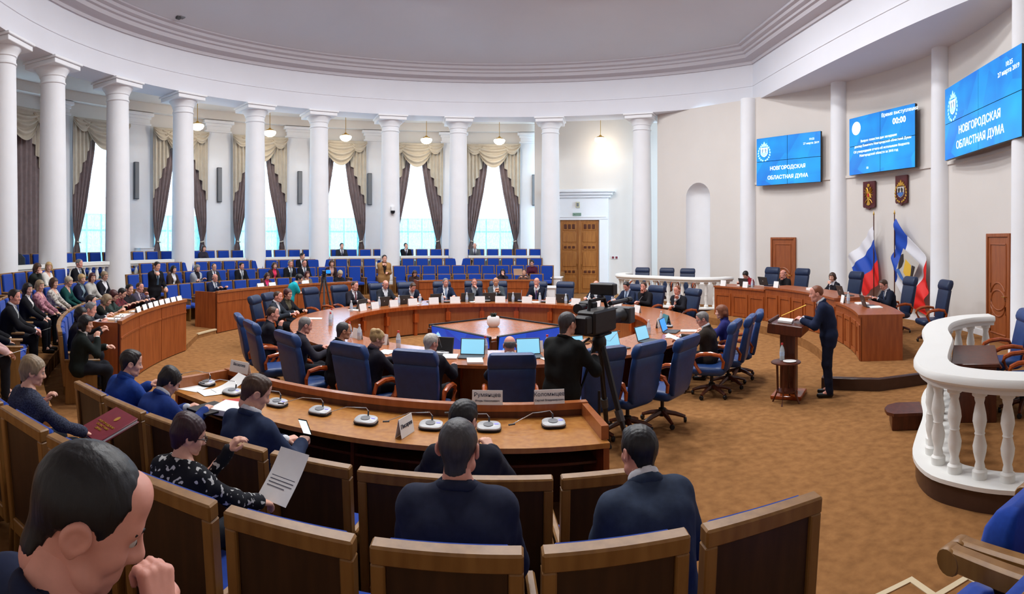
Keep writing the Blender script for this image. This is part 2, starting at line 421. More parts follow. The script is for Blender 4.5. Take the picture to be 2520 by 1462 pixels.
# --- pilasters with line-array loudspeakers on the gallery wall
PTH = [85.4, 100.0, 114.2, 128.6, 143.3, 157.9, 172.2]
PN = ['right of the last window', 'behind the eighth column', 'behind the dome camera column', 'between the third and fourth windows from the right',
      'between the fourth and fifth windows from the right', 'between the fifth and sixth windows from the right', 'beside the closed brown drape']
for i, t in enumerate(PTH):
    x, y = pol(14.62, t)
    p = thing('pilaster', 'flat white wall pilaster ' + PN[i], 'pilaster', (x, y, 0.98), face_in(t), 'pilasters of the gallery wall')
    obj('shaft', MB().rbox(-0.55, 0.55, 0, 0.16, 0, 5.95, 0.01), M_PAINT, p)
    obj('capital', MB().rbox(-0.6, 0.6, 0, 0.2, 5.95, 6.03, 0.01).rbox(-0.6, 0.6, 0, 0.2, 6.2, 6.32, 0.01).rbox(-0.68, 0.68, 0, 0.28, 6.32, 6.44, 0.01).rbox(-0.55, 0.55, 0, 0.17, 6.03, 6.82, 0.01), M_PAINT, p)
    if i in (0, 2, 3, 4, 5):
        dx = {0: -0.1, 2: 0.35, 3: -0.02, 4: 0.0, 5: 0.12}[i]
        sp = thing('column_loudspeaker', 'tall slim grey loudspeaker on the pilaster ' + PN[i], 'loudspeaker', tuple(Vector((x, y, 0)) + Matrix.Rotation(face_in(t), 3, 'Z') @ Vector((dx, 0.17, 4.0))), face_in(t), 'wall loudspeakers')
        obj('cabinet', MB().rbox(-0.1, 0.1, 0, 0.12, 0, 1.45, 0.012), M_DGREY, sp)
        obj('grille', MB().rbox(-0.085, 0.085, 0.12, 0.13, 0.03, 1.42, 0.004), M_GREYM, sp)

# --- curtains
M_SWAG = mat('cream_satin', (198, 188, 170), 0.45, var=0.12, scale=5, spec=0.5)
M_DRAPE = mat('brown_drape', (134, 118, 118), 0.7, var=0.2, scale=6)
def sheer_mat(name, c, transp, st):
    m = bpy.data.materials.new(name); m.use_nodes = True; nt = m.node_tree; nt.nodes.clear(); L = nt.links.new
    o = nt.nodes.new('ShaderNodeOutputMaterial'); mx = nt.nodes.new('ShaderNodeMixShader'); mx.inputs[0].default_value = transp
    a = nt.nodes.new('ShaderNodeBsdfTranslucent'); b = nt.nodes.new('ShaderNodeBsdfTransparent'); a.inputs[0].default_value = rgb(c)
    tc = nt.nodes.new('ShaderNodeTexCoord'); mp = nt.nodes.new('ShaderNodeMapping'); mp.inputs['Scale'].default_value = st
    n = nt.nodes.new('ShaderNodeTexNoise'); n.inputs['Scale'].default_value = 3; r = nt.nodes.new('ShaderNodeValToRGB')
    r.color_ramp.elements[0].color = rgb([q * 0.86 for q in c]); r.color_ramp.elements[1].color = rgb(c)
    r.color_ramp.elements[0].position = 0.4; r.color_ramp.elements[1].position = 0.6
    L(tc.outputs['Object'], mp.inputs[0]); L(mp.outputs[0], n.inputs[0]); L(n.outputs[0], r.inputs[0]); L(r.outputs[0], a.inputs[0])
    L(a.outputs[0], mx.inputs[1]); L(b.outputs[0], mx.inputs[2]); L(mx.outputs[0], o.inputs[0]); return m
M_SHEER = sheer_mat('sheer_voile', (250, 250, 250), 0.45, (6, 6, 0.3))
M_AUSTR = sheer_mat('austrian_voile', (132, 196, 222), 0.1, (9, 9, 1.5))
def lerp(a, b, t): return a + (b - a) * t
def pw(t, pts):
    for (a, va), (b, vb) in zip(pts, pts[1:]):
        if t <= b: return lerp(va, vb, (t - a) / (b - a) if b > a else 0)
    return pts[-1][1]
CZ0, CZ1 = 0.98, 6.85
def drape(side):
    # v from the floor to the top; inner edge sweeps out to the tie-back and falls straight below it
    inner = [(0.0, 0.84), (0.2, 0.9), (0.24, 0.95), (0.3, 0.86), (0.45, 0.66), (0.62, 0.46), (0.8, 0.3), (1.0, 0.18)]
    outer = [(0.0, 1.2), (0.2, 1.16), (0.24, 1.08), (0.3, 1.18), (0.4, 1.22), (1.0, 1.22)]
    def fn(u, v):
        x = lerp(pw(v, inner), pw(v, outer), u); amp = 0.045 * min(1, abs(v - 0.235) * 9 + 0.35)
        return (side * x, 0.22 + amp * math.sin(u * 6.3 * 5 + v * 2) + 0.02 * math.sin(v * 17 + u * 9), lerp(CZ0, CZ1 - 0.1, v))
    return MB().grid(fn, 30, 36, 0.012)
def jabot(side):
    def fn(u, v):      # u 0 inner .. 1 outer; longer towards the outside in steps
        L_ = 0.75 + 2.05 * (round(u * 5) / 5 * 0.75 + u * 0.25)
        return (side * lerp(0.42, 1.24, u), 0.32 + 0.04 * math.sin(u * 6.28 * 5), lerp(CZ1 - L_, CZ1, v))
    return MB().grid(fn, 40, 8, 0.012)
def swag():
    def fn(u, v):
        x = lerp(-0.98, 0.98, u); q = 1 - (2 * u - 1) ** 2
        z = CZ1 - v * (0.12 + 1.0 * q ** 0.8); fold = 0.045 * math.sin(v * 6.28 * 4.2)
        return (x * (1 - 0.22 * v), 0.4 + 0.13 * q * (0.4 + v * 0.6) + fold * (0.3 + q), z)
    return MB().grid(fn, 28, 34, 0.012)
def side_swag(side):
    def fn(u, v):
        x = side * lerp(0.45, 1.26, u); q = 1 - (2 * u - 1) ** 2
        return (x, 0.4 + 0.08 * q * v + 0.03 * math.sin(v * 6.28 * 3), CZ1 + 0.01 - v * (0.1 + 0.42 * q))
    return MB().grid(fn, 16, 18, 0.012)
def sheer_fn(z0, z1, amp, sc):
    def fn(u, v):
        z = lerp(z0, z1, v)
        return (lerp(-1.12, 1.12, u), 0.12 + amp * math.sin(u * 6.28 * 14) + (sc * abs(math.sin(v * PI * 6)) * (0.5 + 0.5 * abs(math.sin(u * PI * 8))) if sc else 0), z)
    return fn
parts = [('drape', drape(-1), M_DRAPE), ('drape', drape(1), M_DRAPE), ('cascade', jabot(-1), M_SWAG), ('cascade', jabot(1), M_SWAG), ('swag', swag(), M_SWAG),
         ('side_swag', side_swag(-1), M_SWAG), ('side_swag', side_swag(1), M_SWAG),
         ('sheer', MB().grid(sheer_fn(3.35, CZ1, 0.02, 0), 84, 6), M_SHEER), ('ruffled_sheer', MB().grid(sheer_fn(CZ0, 3.4, 0.02, 0.07), 84, 40), M_AUSTR),
         ('tie_back', MB().tube([(-1.06, 0.3, 2.36), (-0.98, 0.33, 2.33), (-0.9, 0.28, 2.32)], 0.03, 6), M_SWAG),
         ('tie_back', MB().tube([(1.06, 0.3, 2.36), (0.98, 0.33, 2.33), (0.9, 0.28, 2.32)], 0.03, 6), M_SWAG)]
pm = [(nm, mb.mesh(nm, m, 60)) for nm, mb, m in parts]
WN = ['rightmost window, nearest the oak door', 'second window from the oak door', 'third window from the oak door', 'fourth window from the oak door',
      'fifth window from the oak door', 'sixth window from the oak door', 'window at the far left']
def closed(u, v): return (lerp(-1.22, 1.22, u), 0.24 + 0.05 * math.sin(u * 6.28 * 11) + 0.015 * math.sin(v * 9 + u * 20), lerp(CZ0, CZ1 - 0.1, v))
for i, t in enumerate(WTH):
    x, y = pol(14.55, t)
    ct = thing('curtain', ('brown drapes tied back under cream swags over white voile, ' + WN[i]) if i < 6 else 'brown drapes drawn shut under a cream swag, window at the far left', 'curtain', (x, y, 0), face_in(t), 'window curtains of the gallery')
    for nm, me in pm:
        if i == 6 and nm not in ('swag', 'side_swag', 'cascade'): continue
        link(nm, me, ct)
    if i == 6: obj('drape', MB().grid(closed, 80, 12, 0.012), M_DRAPE, ct, smooth=60)

# --- pendant lamps of the gallery
M_BOWL = mat('lamp_glass', (255, 240, 214), 0.4, emit=14.0)
LTH = [(71.7, 'before the oak double door'), (91.5, 'before the rightmost window'), (105.8, 'before the second window from the right'), (121.6, 'before the third window from the right'),
       (136.4, 'half hidden by the fifth column'), (150.5, 'half hidden by the fourth column')]
lm = [('rod', MB().tube([(0, 0, 0.0), (0, 0, 0.86)], 0.012, 6).lathe([(0.07, 0.8), (0.07, 0.84), (0.03, 0.86)], 12), M_BRASS),
      ('collar', MB().lathe([(0.05, -0.02), (0.16, -0.06), (0.17, -0.1), (0.12, -0.1), (0.04, 0.02)], 16), M_BRASS),
      ('bowl', MB().lathe([(0.001, -0.34), (0.1, -0.33), (0.2, -0.27), (0.25, -0.18), (0.24, -0.13), (0.16, -0.1)], 20), M_BOWL)]
lm = [(a, b.mesh(a, c)) for a, b, c in lm]
for t, d in LTH:
    x, y = pol(12.9, t); l = thing('pendant_lamp', 'brass pendant lamp with glowing glass bowl ' + d, 'lamp', (x, y, 6.95), 0, 'pendant lamps of the gallery')
    for a, b in lm: link(a, b, l)
    p = bpy.data.lights.new('bulb', 'POINT'); p.energy = 16; p.color = (1, 0.84, 0.66); p.shadow_soft_size = 0.2
    po = link('bulb', p, l, T(0, 0, -0.5))
# --- round luminaires recessed in the dome
for i in range(9):
    r_, t = (5.2, 22.5 + 45 * i) if i < 8 else (0.01, 0)
    f = r_ / 10.3; z = 9.36 + 1.0 * (1 - f * f) - 0.06; x, y = pol(r_, t)
    l = thing('ceiling_luminaire', 'round white luminaire set in the domed ceiling, ' + ('at its crown' if i == 8 else ORD[i] + ' of the ring counted from the presidium'), 'ceiling light', (x, y, z), 0, 'round luminaires of the dome')
    obj('rim', MB().lathe([(0.62, 0.08), (0.62, -0.02), (0.56, -0.04), (0.54, 0.02)], 28), M_PAINT, l)
    obj('diffuser', MB().lathe([(0.001, 0.0), (0.55, 0.0), (0.55, 0.02)], 28), mat('luminaire_diffuser', (255, 252, 245), 0.5, emit=4.0), l)
    ar = area('lamp', (0, 0, -0.06), 1.05, CEIL_LAMP_W, (0, 0, 0), (0.98, 0.985, 1.0)); ar.parent = l
# grey box fixed at the foot of the dome
x, y = pol(10.0, 164.0)
cb = thing('ceiling_sensor', 'small grey box on the dome edge at upper left', 'sensor', (x, y, 9.5), face_in(164))
obj('housing', MB().rbox(-0.11, 0.11, -0.08, 0.1, -0.1, 0.14, 0.02), M_GREYM, cb); obj('bracket', MB().rbox(0.05, 0.2, -0.05, 0.05, -0.16, -0.02, 0.01), M_DGREY, cb)

# --- oak double door with its white portal
t = 76.2; x, y = pol(13.66, t); d1 = MB()
D = obj('door_1', MB().rbox(-0.05, 0.05, 0.0, 0.09, 0, 3.3, 0.01), M_DOORW, None, T(x, y, 0, face_in(t))); D['kind'] = 'structure'
for s_ in (-1, 1):
    lf = obj('leaf', MB().box(*( (0.04, 0.86) if s_ > 0 else (-0.86, -0.04)), 0.01, 0.05, 0.02, 3.3), M_DOORW, D)
    for (z0, z1) in ((0.2, 0.75), (0.85, 1.1), (1.2, 1.85), (1.95, 2.2), (2.3, 2.75), (2.83, 3.18)):
        xa = 0.14 * s_; xb = 0.76 * s_
        obj('panel', MB().rbox(min(xa, xb), max(xa, xb), 0.04, 0.075, z0, z1, 0.02), M_DOORW, lf)
        if z1 - z0 < 0.4:
            for q in range(3): obj('boss', MB().rbox(xa + (xb - xa) * (0.2 + 0.3 * q) - 0.06, xa + (xb - xa) * (0.2 + 0.3 * q) + 0.06, 0.075, 0.095, z0 + 0.07, z1 - 0.07, 0.015), M_DARKW, lf)
    obj('handle', MB().tube([(0.1 * s_, 0.05, 1.1), (0.1 * s_, 0.12, 1.12), (0.1 * s_, 0.12, 1.3), (0.1 * s_, 0.05, 1.32)], 0.012, 6), M_BRASS, lf)
pt = MB().rbox(-1.3, -0.9, 0, 0.14, 0, 3.35, 0.01).rbox(0.9, 1.3, 0, 0.14, 0, 3.35, 0.01).rbox(-1.3, 1.3, 0, 0.14, 3.3, 4.3, 0.01)
pt.rbox(-1.4, 1.4, 0, 0.22, 4.3, 4.42, 0.01).rbox(-1.5, 1.5, 0, 0.32, 4.42, 4.54, 0.01).rbox(-1.62, 1.62, 0, 0.42, 4.54, 4.66, 0.01).rbox(-1.2, 1.2, 0.12, 0.17, 3.42, 3.47, 0.005)
tr = obj('trim_5', pt, M_PAINT, None, T(x, y, 0, face_in(t))); tr['kind'] = 'structure'
Md = T(x, y, 0, face_in(t))
es = thing('exit_sign', 'small green exit sign above the oak double door', 'sign', tuple(Md @ Vector((0.1, 0.15, 3.55))), face_in(t))
obj('box', MB().rbox(-0.19, 0.19, 0, 0.04, -0.07, 0.07, 0.006), mat('exit_green', (150, 176, 160), 0.5), es)
text('ВЫХОД', 0.1, mat('exit_letter', (40, 90, 66), 0.5), es, T(0, 0.042, 0, PI, PI / 2))
bx = thing('wall_box', 'small beige box on the white door portal', 'box', tuple(Md @ Vector((0.06, 0.15, 3.98))), face_in(t))
obj('housing', MB().rbox(-0.09, 0.09, 0, 0.06, -0.13, 0.13, 0.01), mat('beige_plastic', (206, 200, 170), 0.6), bx); obj('cover', MB().rbox(-0.05, 0.05, 0.06, 0.07, -0.08, 0.08, 0.004), M_GREYM, bx)
t2 = 69.5; x, y = pol(13.68, t2)
sw = thing('light_switch', 'double light switch on the wall right of the oak door', 'switch', (x, y, 1.62), face_in(t2))
obj('plate', MB().rbox(-0.16, 0.16, 0, 0.015, -0.07, 0.07, 0.004), M_PAINT, sw)
for q in (-1, 1): obj('rocker', MB().rbox(q * 0.08 - 0.05, q * 0.08 + 0.05, 0.015, 0.03, -0.05, 0.05, 0.005), mat('switch_red', (120, 50, 60), 0.5), sw)

# --- brown doors of the presidium wall
def panel_door(n, t, wd, z0, z1):
    x, y = pol(10.48, t)
    d = obj('door_%d' % n, MB().rbox(-wd / 2, wd / 2, 0.0, 0.05, z0, z1, 0.006), M_DOORB, None, T(x, y, 0, face_in(t))); d['kind'] = 'structure'
    fr = MB().rbox(-wd / 2 - 0.08, -wd / 2, 0, 0.08, z0, z1 + 0.08, 0.01).rbox(wd / 2, wd / 2 + 0.08, 0, 0.08, z0, z1 + 0.08, 0.01).rbox(-wd / 2, wd / 2, 0, 0.08, z1, z1 + 0.08, 0.01)
    obj('door_frame', fr, M_DOORB, d)
    h = z1 - z0; a = wd / 2 - 0.12
    def ringp(cx, cz, rx, rz, seg, t0=0, t1=360):
        return [(cx + rx * math.cos(rad(t0 + (t1 - t0) * j / seg)), 0.05, cz + rz * math.sin(rad(t0 + (t1 - t0) * j / seg))) for j in range(seg + 1)]
    zc = z0 + h * 0.4
    up = [(-a, 0.05, z1 - 0.16), (a, 0.05, z1 - 0.16), (a, 0.05, zc + 0.35)] + ringp(0, zc + 0.02, a, 0.36, 12, 20, 160) + [(-a, 0.05, zc + 0.35), (-a, 0.05, z1 - 0.16)]
    dn = [(-a, 0.05, z0 + 0.18), (a, 0.05, z0 + 0.18), (a, 0.05, zc - 0.3)] + ringp(0, zc - 0.0, a, 0.36, 12, -20, -160) + [(-a, 0.05, zc - 0.3), (-a, 0.05, z0 + 0.18)]
    obj('upper_moulding', MB().tube(up, 0.022, 6), M_DOORB, d); obj('lower_moulding', MB().tube(dn, 0.022, 6), M_DOORB, d)
    obj('oval_moulding', MB().tube(ringp(0, zc, a * 0.92, 0.22, 20), 0.022, 6), M_DOORB, d)
    obj('handle', MB().tube([(-wd / 2 + 0.08, 0.05, z0 + 1.02), (-wd / 2 + 0.08, 0.11, z0 + 1.02), (-wd / 2 + 0.2, 0.11, z0 + 1.02)], 0.012, 6), M_BRASS, d)
panel_door(2, 29.0, 0.86, 0.2, 2.43)
panel_door(3, -22.6, 1.0, 0.2, 2.5)

# --- presidium platform
pf = MB(); edge = [pol(6.6, 36 - 76 * i / 24) for i in range(25)] + [(5.5, -4.62), (5.75, -4.85), (6.6, -5.0), (8.6, -5.25)]
outer = [pol(10.6, -32 + 69 * i / 20) for i in range(21)]
poly = edge + outer
n = len(poly); pf.add([(x, y, 0.2) for x, y in poly] + [(x, y, 0.0) for x, y in poly], [tuple(range(n))[::-1]] + [(i, (i + 1) % n, n + (i + 1) % n, n + i) for i in range(n)])
po = struct('presidium_platform', pf, M_CARPET, smooth=30)
M_RISER = mat('lacquered_riser', (74, 52, 44), 0.25, var=0.2, scale=6)
struct('riser', MB().sweep(edge[19:], [(-0.02, 0.0), (-0.02, 0.19), (0.0, 0.205), (0.05, 0.206)]), M_RISER, po, smooth=50)

# --- S-curved balustrades with boxes for officials
BPATH = [(7.22, -5.96), (6.80, -5.78), (6.19, -5.90), (5.62, -6.34), (5.12, -6.94), (4.58, -7.44), (4.20, -7.82), (4.03, -8.17), (4.06, -8.45), (4.2, -8.8), (4.5, -9.2), (5.0, -9.6), (5.8, -9.9)]
def smooth_path(p, n=4):
    out = []
    for i in range(len(p) - 1):
        a = Vector(p[max(i - 1, 0)]); b = Vector(p[i]); c = Vector(p[i + 1]); d = Vector(p[min(i + 2, len(p) - 1)])
        for j in range(n):
            t = j / n; q = 0.5 * ((2 * b) + (c - a) * t + (2 * a - 5 * b + 4 * c - d) * t * t + (3 * b - a - 3 * c + d) * t ** 3); out.append((q.x, q.y))
    return out + [tuple(p[-1])]
bal_m = MB().lathe([(0.072, 0), (0.072, 0.07), (0.05, 0.09), (0.05, 0.11), (0.04, 0.15), (0.062, 0.24), (0.068, 0.3), (0.045, 0.4), (0.052, 0.415), (0.045, 0.43), (0.068, 0.53), (0.062, 0.59),
                    (0.04, 0.7), (0.05, 0.735), (0.05, 0.755), (0.072, 0.77), (0.072, 0.82)], 16).mesh('baluster', M_WHITE)
def balustrade(pts, label, plinth=True):
    sp = smooth_path(pts); sgn = 1 if pts[0][1] < 0 else -1
    b = thing('balustrade', label, 'balustrade', (pts[6][0], pts[6][1], 0.0)); inv = Matrix.Translation((-pts[6][0], -pts[6][1], 0))
    prof = [(-0.17, 1.12), (-0.19, 1.14), (-0.19, 1.18), (-0.17, 1.21), (0.17, 1.21), (0.19, 1.18), (0.19, 1.14), (0.17, 1.12), (0.13, 1.1), (0.13, 1.06), (-0.13, 1.06), (-0.13, 1.1), (-0.17, 1.12)]
    obj('rail', MB().sweep(sp, prof), M_WHITE, b, inv)
    obj('base_slab', MB().sweep(sp, [(-0.2, 0.2), (-0.2, 0.24), (0.2, 0.24), (0.2, 0.2), (-0.2, 0.2)]), M_WHITE, b, inv)
    obj('plinth', MB().sweep(sp, [(-0.17, 0.0), (-0.17, 0.2), (0.17, 0.2), (0.17, 0.0)]), M_RISER, b, inv)
    L_ = 0; nxt = 0.1
    for (a, c) in zip(sp, sp[1:]):
        a, c = Vector(a), Vector(c); seg = (c - a).length
        while nxt <= L_ + seg:
            q = a + (c - a) * ((nxt - L_) / seg); link('baluster', bal_m, b, inv @ T(q.x, q.y, 0.24)); nxt += 0.27
        L_ += seg
    return b
balustrade(BPATH, 'near white S-curved balustrade with turned balusters at the right edge')
balustrade([(x, -y - 0.75) for x, y in BPATH[:11]], 'far white curved balustrade in front of the arched niche')
fl = MB(); bp = smooth_path(BPATH); pl = bp + [(8.6, -9.9), (8.6, -6.0)]; n = len(pl)
fl.add([(x, y, 0.2) for x, y in pl] + [(x, y, 0) for x, y in pl], [tuple(range(n)), ] + [(i, (i + 1) % n, n + (i + 1) % n, n + i) for i in range(n)])
struct('box_platform', fl, M_CARPET)
# ================================================================== AUDITORIUM SEATS
def rtilt(a): return Matrix.Rotation(a, 4, 'X')
def seat_parts():
    Mb = T(0, 0, 0.3) @ rtilt(0.1) @ T(0, 0, -0.3)           # backs lean a little
    fr = MB().rbox(-0.28, 0.28, -0.035, 0.03, 0.97, 1.04, 0.008, Mb).rbox(-0.28, -0.225, -0.03, 0.03, 0.25, 0.97, 0.006, Mb).rbox(0.225, 0.28, -0.03, 0.03, 0.25, 0.97, 0.006, Mb)
    fr.rbox(-0.225, 0.225, -0.03, 0.03, 0.25, 0.34, 0.006, Mb)
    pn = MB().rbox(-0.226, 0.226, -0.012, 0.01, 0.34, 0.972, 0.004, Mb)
    cu = MB().rbox(-0.24, 0.24, 0.02, 0.085, 0.42, 1.015, 0.02, Mb)
    sc = MB().rbox(-0.24, 0.24, 0.09, 0.54, 0.36, 0.47, 0.03)
    sd = []
    for s in (-1, 1):
        x0, x1 = (0.255, 0.285) if s > 0 else (-0.285, -0.255)
        sd.append(MB().rbox(x0, x1, 0.0, 0.46, 0.0, 0.6, 0.006).rbox(min(x0, x1) - 0.008, max(x0, x1) + 0.008, -0.02, 0.5, 0.6, 0.635, 0.01))
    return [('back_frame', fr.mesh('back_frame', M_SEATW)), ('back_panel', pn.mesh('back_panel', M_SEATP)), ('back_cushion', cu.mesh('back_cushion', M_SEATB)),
            ('seat_cushion', sc.mesh('seat_cushion', M_SEATB)), ('side_panel', sd[0].mesh('side_panel', M_SEATW)), ('side_panel', sd[1].mesh('side_panel', M_SEATW))]
SEATP = seat_parts()
def seat(r, t, z, label, group, small=False):
    x, y = pol(r, t)
    s = thing('auditorium_seat', label, 'seat', (x, y, z), face_in(t), group); s.scale = (0.94, 1, 1)
    for n, me in SEATP:
        if small and n in ('side_panel', 'back_panel'): continue
        link(n, me, s)
    return s
def seat_row(r, t0, t1, z, desc, end, group, pitch=0.585, small=False):
    """seats from t0 towards t1, counted from t0"""
    n = int(round(abs(t1 - t0) * PI / 180 * r / pitch)); st = (t1 - t0) / n
    for i in range(n): seat(r, t0 + st * (i + 0.5), z, 'blue wood-framed seat, %s, %s from %s' % (desc, ORD[i], end), group, small)
seat_row(9.0, 276.55, 247.7, TIER[0], 'front row nearest the camera', 'its right-hand end', 'seats of the near block')
seat_row(10.2, 278.15, 248.7, TIER[1], 'second row nearest the camera', 'its right-hand end', 'seats of the near block')
seat_row(8.5, 230.0, 188.0, TIER[0], 'front row of the left block', 'its near end', 'seats of the left block')
seat_row(9.6, 232.0, 186.0, TIER[1], 'second row of the left block', 'its near end', 'seats of the left block')
seat_row(10.62, 233.0, 187.5, TIER[2], 'third row of the left block', 'its near end', 'seats of the left block')
seat_row(9.0, 174.0, 131.0, TIER[0], 'front row of the far left block', 'its left end', 'seats of the far left block')
seat_row(10.2, 176.0, 118.6, TIER[1], 'second row of the far left block', 'its left end', 'seats of the far left block')
seat_row(11.05, 168.5, 117.6, TIER[2], 'top row of the far left block', 'its left end', 'seats of the far left block')
seat_row(9.0, 81.0, 113.8, TIER[0], 'front row of the far middle block', 'its right end', 'seats of the far middle block')
seat_row(10.2, 79.4, 115.3, TIER[1], 'second row of the far middle block', 'its right end', 'seats of the far middle block')
seat_row(11.05, 82.3, 112.4, TIER[2], 'top row of the far middle block', 'its right end', 'seats of the far middle block')
seat_row(12.5, 83.0, 190.0, TIER[3], 'gallery row behind the columns', 'the oak door', 'seats of the gallery', 0.62, True)
seat(11.75, 270 - 6.3, TIER[2], 'blue wood-framed seat of the man resting his chin at lower left', 'seats of the near block')
# cream end panels of the far block beside the oak door
for i, (r, t, z, h) in enumerate(((9.3, 79.0, 0.0, 0.62), (10.5, 78.6, 0.0, 0.9))):
    x, y = pol(r, t)
    tag(obj('end_pedestal', MB().rbox(-0.1, 0.25, -0.35, 0.35, 0, h, 0.01).rbox(-0.14, 0.29, -0.39, 0.39, h, h + 0.05, 0.01), M_PAINT, None, T(x, y, z, face_in(t))),
        ['low cream pedestal ending the far seats by the oak door', 'taller cream pedestal behind the low one by the oak door'][i], 'pedestal')

# ================================================================== CURVED DESKS OF THE BLOCKS
def desk(r0, t0, t1, zr, zw, depth, label, end_rim=False, ctr=(0, 0)):
    tm = (t0 + t1) / 2; px, py = pol(r0 + depth / 2, tm)
    d = thing('curved_desk', label, 'desk', (px + ctr[0], py + ctr[1], 0.0)); inv = Matrix.Translation((-px, -py, 0))
    n = max(3, int(round((t1 - t0) / 8.5))); st = (t1 - t0) / n
    obj('carcass', MB().arcbox(r0 + 0.02, r0 + 0.05, t0, t1, 0.0, zr - 0.05), M_DARKW, d, inv)
    for i in range(n):
        a, b = t0 + st * i + 0.06, t0 + st * (i + 1) - 0.06
        f = obj('front_panel', MB().arcbox(r0, r0 + 0.03, a, b, 0.02, zr - 0.06, 5), M_DESK, d, inv, smooth=25)
        obj('moulding', MB().arcbox(r0 - 0.012, r0 + 0.004, a, b, zr - 0.3, zr - 0.27, 5), M_DESK, f, smooth=25)
    rim = MB().arcbox(r0 - 0.02, r0 + 0.06, t0, t1, zr - 0.06, zr)
    if end_rim:
        for t in (t0, t1):
            s = 1 if t == t0 else -1; rim.arcbox(r0 + 0.05, r0 + depth * 0.9, t, t + s * 0.45, zw, zr - 0.01, 2)
    obj('rim', rim, M_RING, d, inv, smooth=25)
    obj('worktop', MB().arcbox(r0 + 0.04, r0 + depth, t0 + 0.1, t1 - 0.1, zw - 0.04, zw), M_DESKTOP, d, inv, smooth=25)
    for t in (t0, t1 - 0.35): obj('end_panel', MB().arcbox(r0 + 0.04, r0 + depth * 0.92, t, t + 0.35, 0.0, zr - 0.03 if not end_rim else zw - 0.03, 2), M_DESK, d, inv)
    obj('shelf', MB().arcbox(r0 + 0.06, r0 + depth * 0.7, t0 + 0.4, t1 - 0.4, zw - 0.24, zw - 0.22), M_DARKW, d, inv)
    for i in range(1, n): obj('divider', MB().arcbox(r0 + 0.05, r0 + depth * 0.72, t0 + st * i - 0.12, t0 + st * i + 0.12, 0.12, zw - 0.04, 2), M_DARKW, d, inv)
    return d
desk(7.12, 246.2, 277.2, 1.0, 0.88, 0.78, 'long curved desk with microphones nearest the camera', True)
BC, BR = (2.485, -1.03), 9.06                   # the left-hand desk is bent about a point beyond the ring table
desk(BR, 184.2, 206.8, 1.14, 1.0, 0.72, 'curved brown desk of the left block with papers', ctr=BC)
desk(7.12, 131.0, 175.0, 1.1, 0.98, 0.78, 'curved brown desk of the far left block')
desk(7.12, 81.5, 113.8, 1.08, 0.96, 0.78, 'curved brown desk of the far middle block')

# ================================================================== RING TABLE
RC = (-0.12, -0.35)
def rpol(r, a): return (RC[0] + r * math.cos(rad(a)), RC[1] + r * math.sin(rad(a)))
RI, RO, RZ = 3.15, 4.2, 0.76
rt = thing('ring_table', 'large ring-shaped conference table of reddish wood', 'table', (RC[0], RC[1], 0))
obj('tabletop', MB().arcbox(RI, RO, 0, 360, RZ - 0.045, RZ, 96), M_RING, rt, smooth=25)
obj('inner_edge_band', MB().arcbox(RI - 0.02, RI + 0.03, 0, 360, RZ - 0.09, RZ - 0.01, 96), M_ARM, rt, smooth=25)
for i in range(22):
    a = 360 / 22 * i
    obj('inner_panel', MB().arcbox(RI + 0.1, RI + 0.13, a + 0.7, a + 360 / 22 - 0.7, 0.03, RZ - 0.05, 5), M_RING, rt, smooth=25)
    obj('post', MB().arcbox(RI + 0.04, RI + 0.14, a - 0.7, a + 0.7, 0.0, RZ - 0.05, 2).arcbox(RI + 0.0, RI + 0.14, a - 1.1, a + 1.1, 0.34, 0.56, 2), M_ARM, rt)
    obj('support', MB().arcbox(RI + 0.14, RO - 0.3, a - 0.35, a + 0.35, 0.0, RZ - 0.05, 2), M_DARKW, rt)

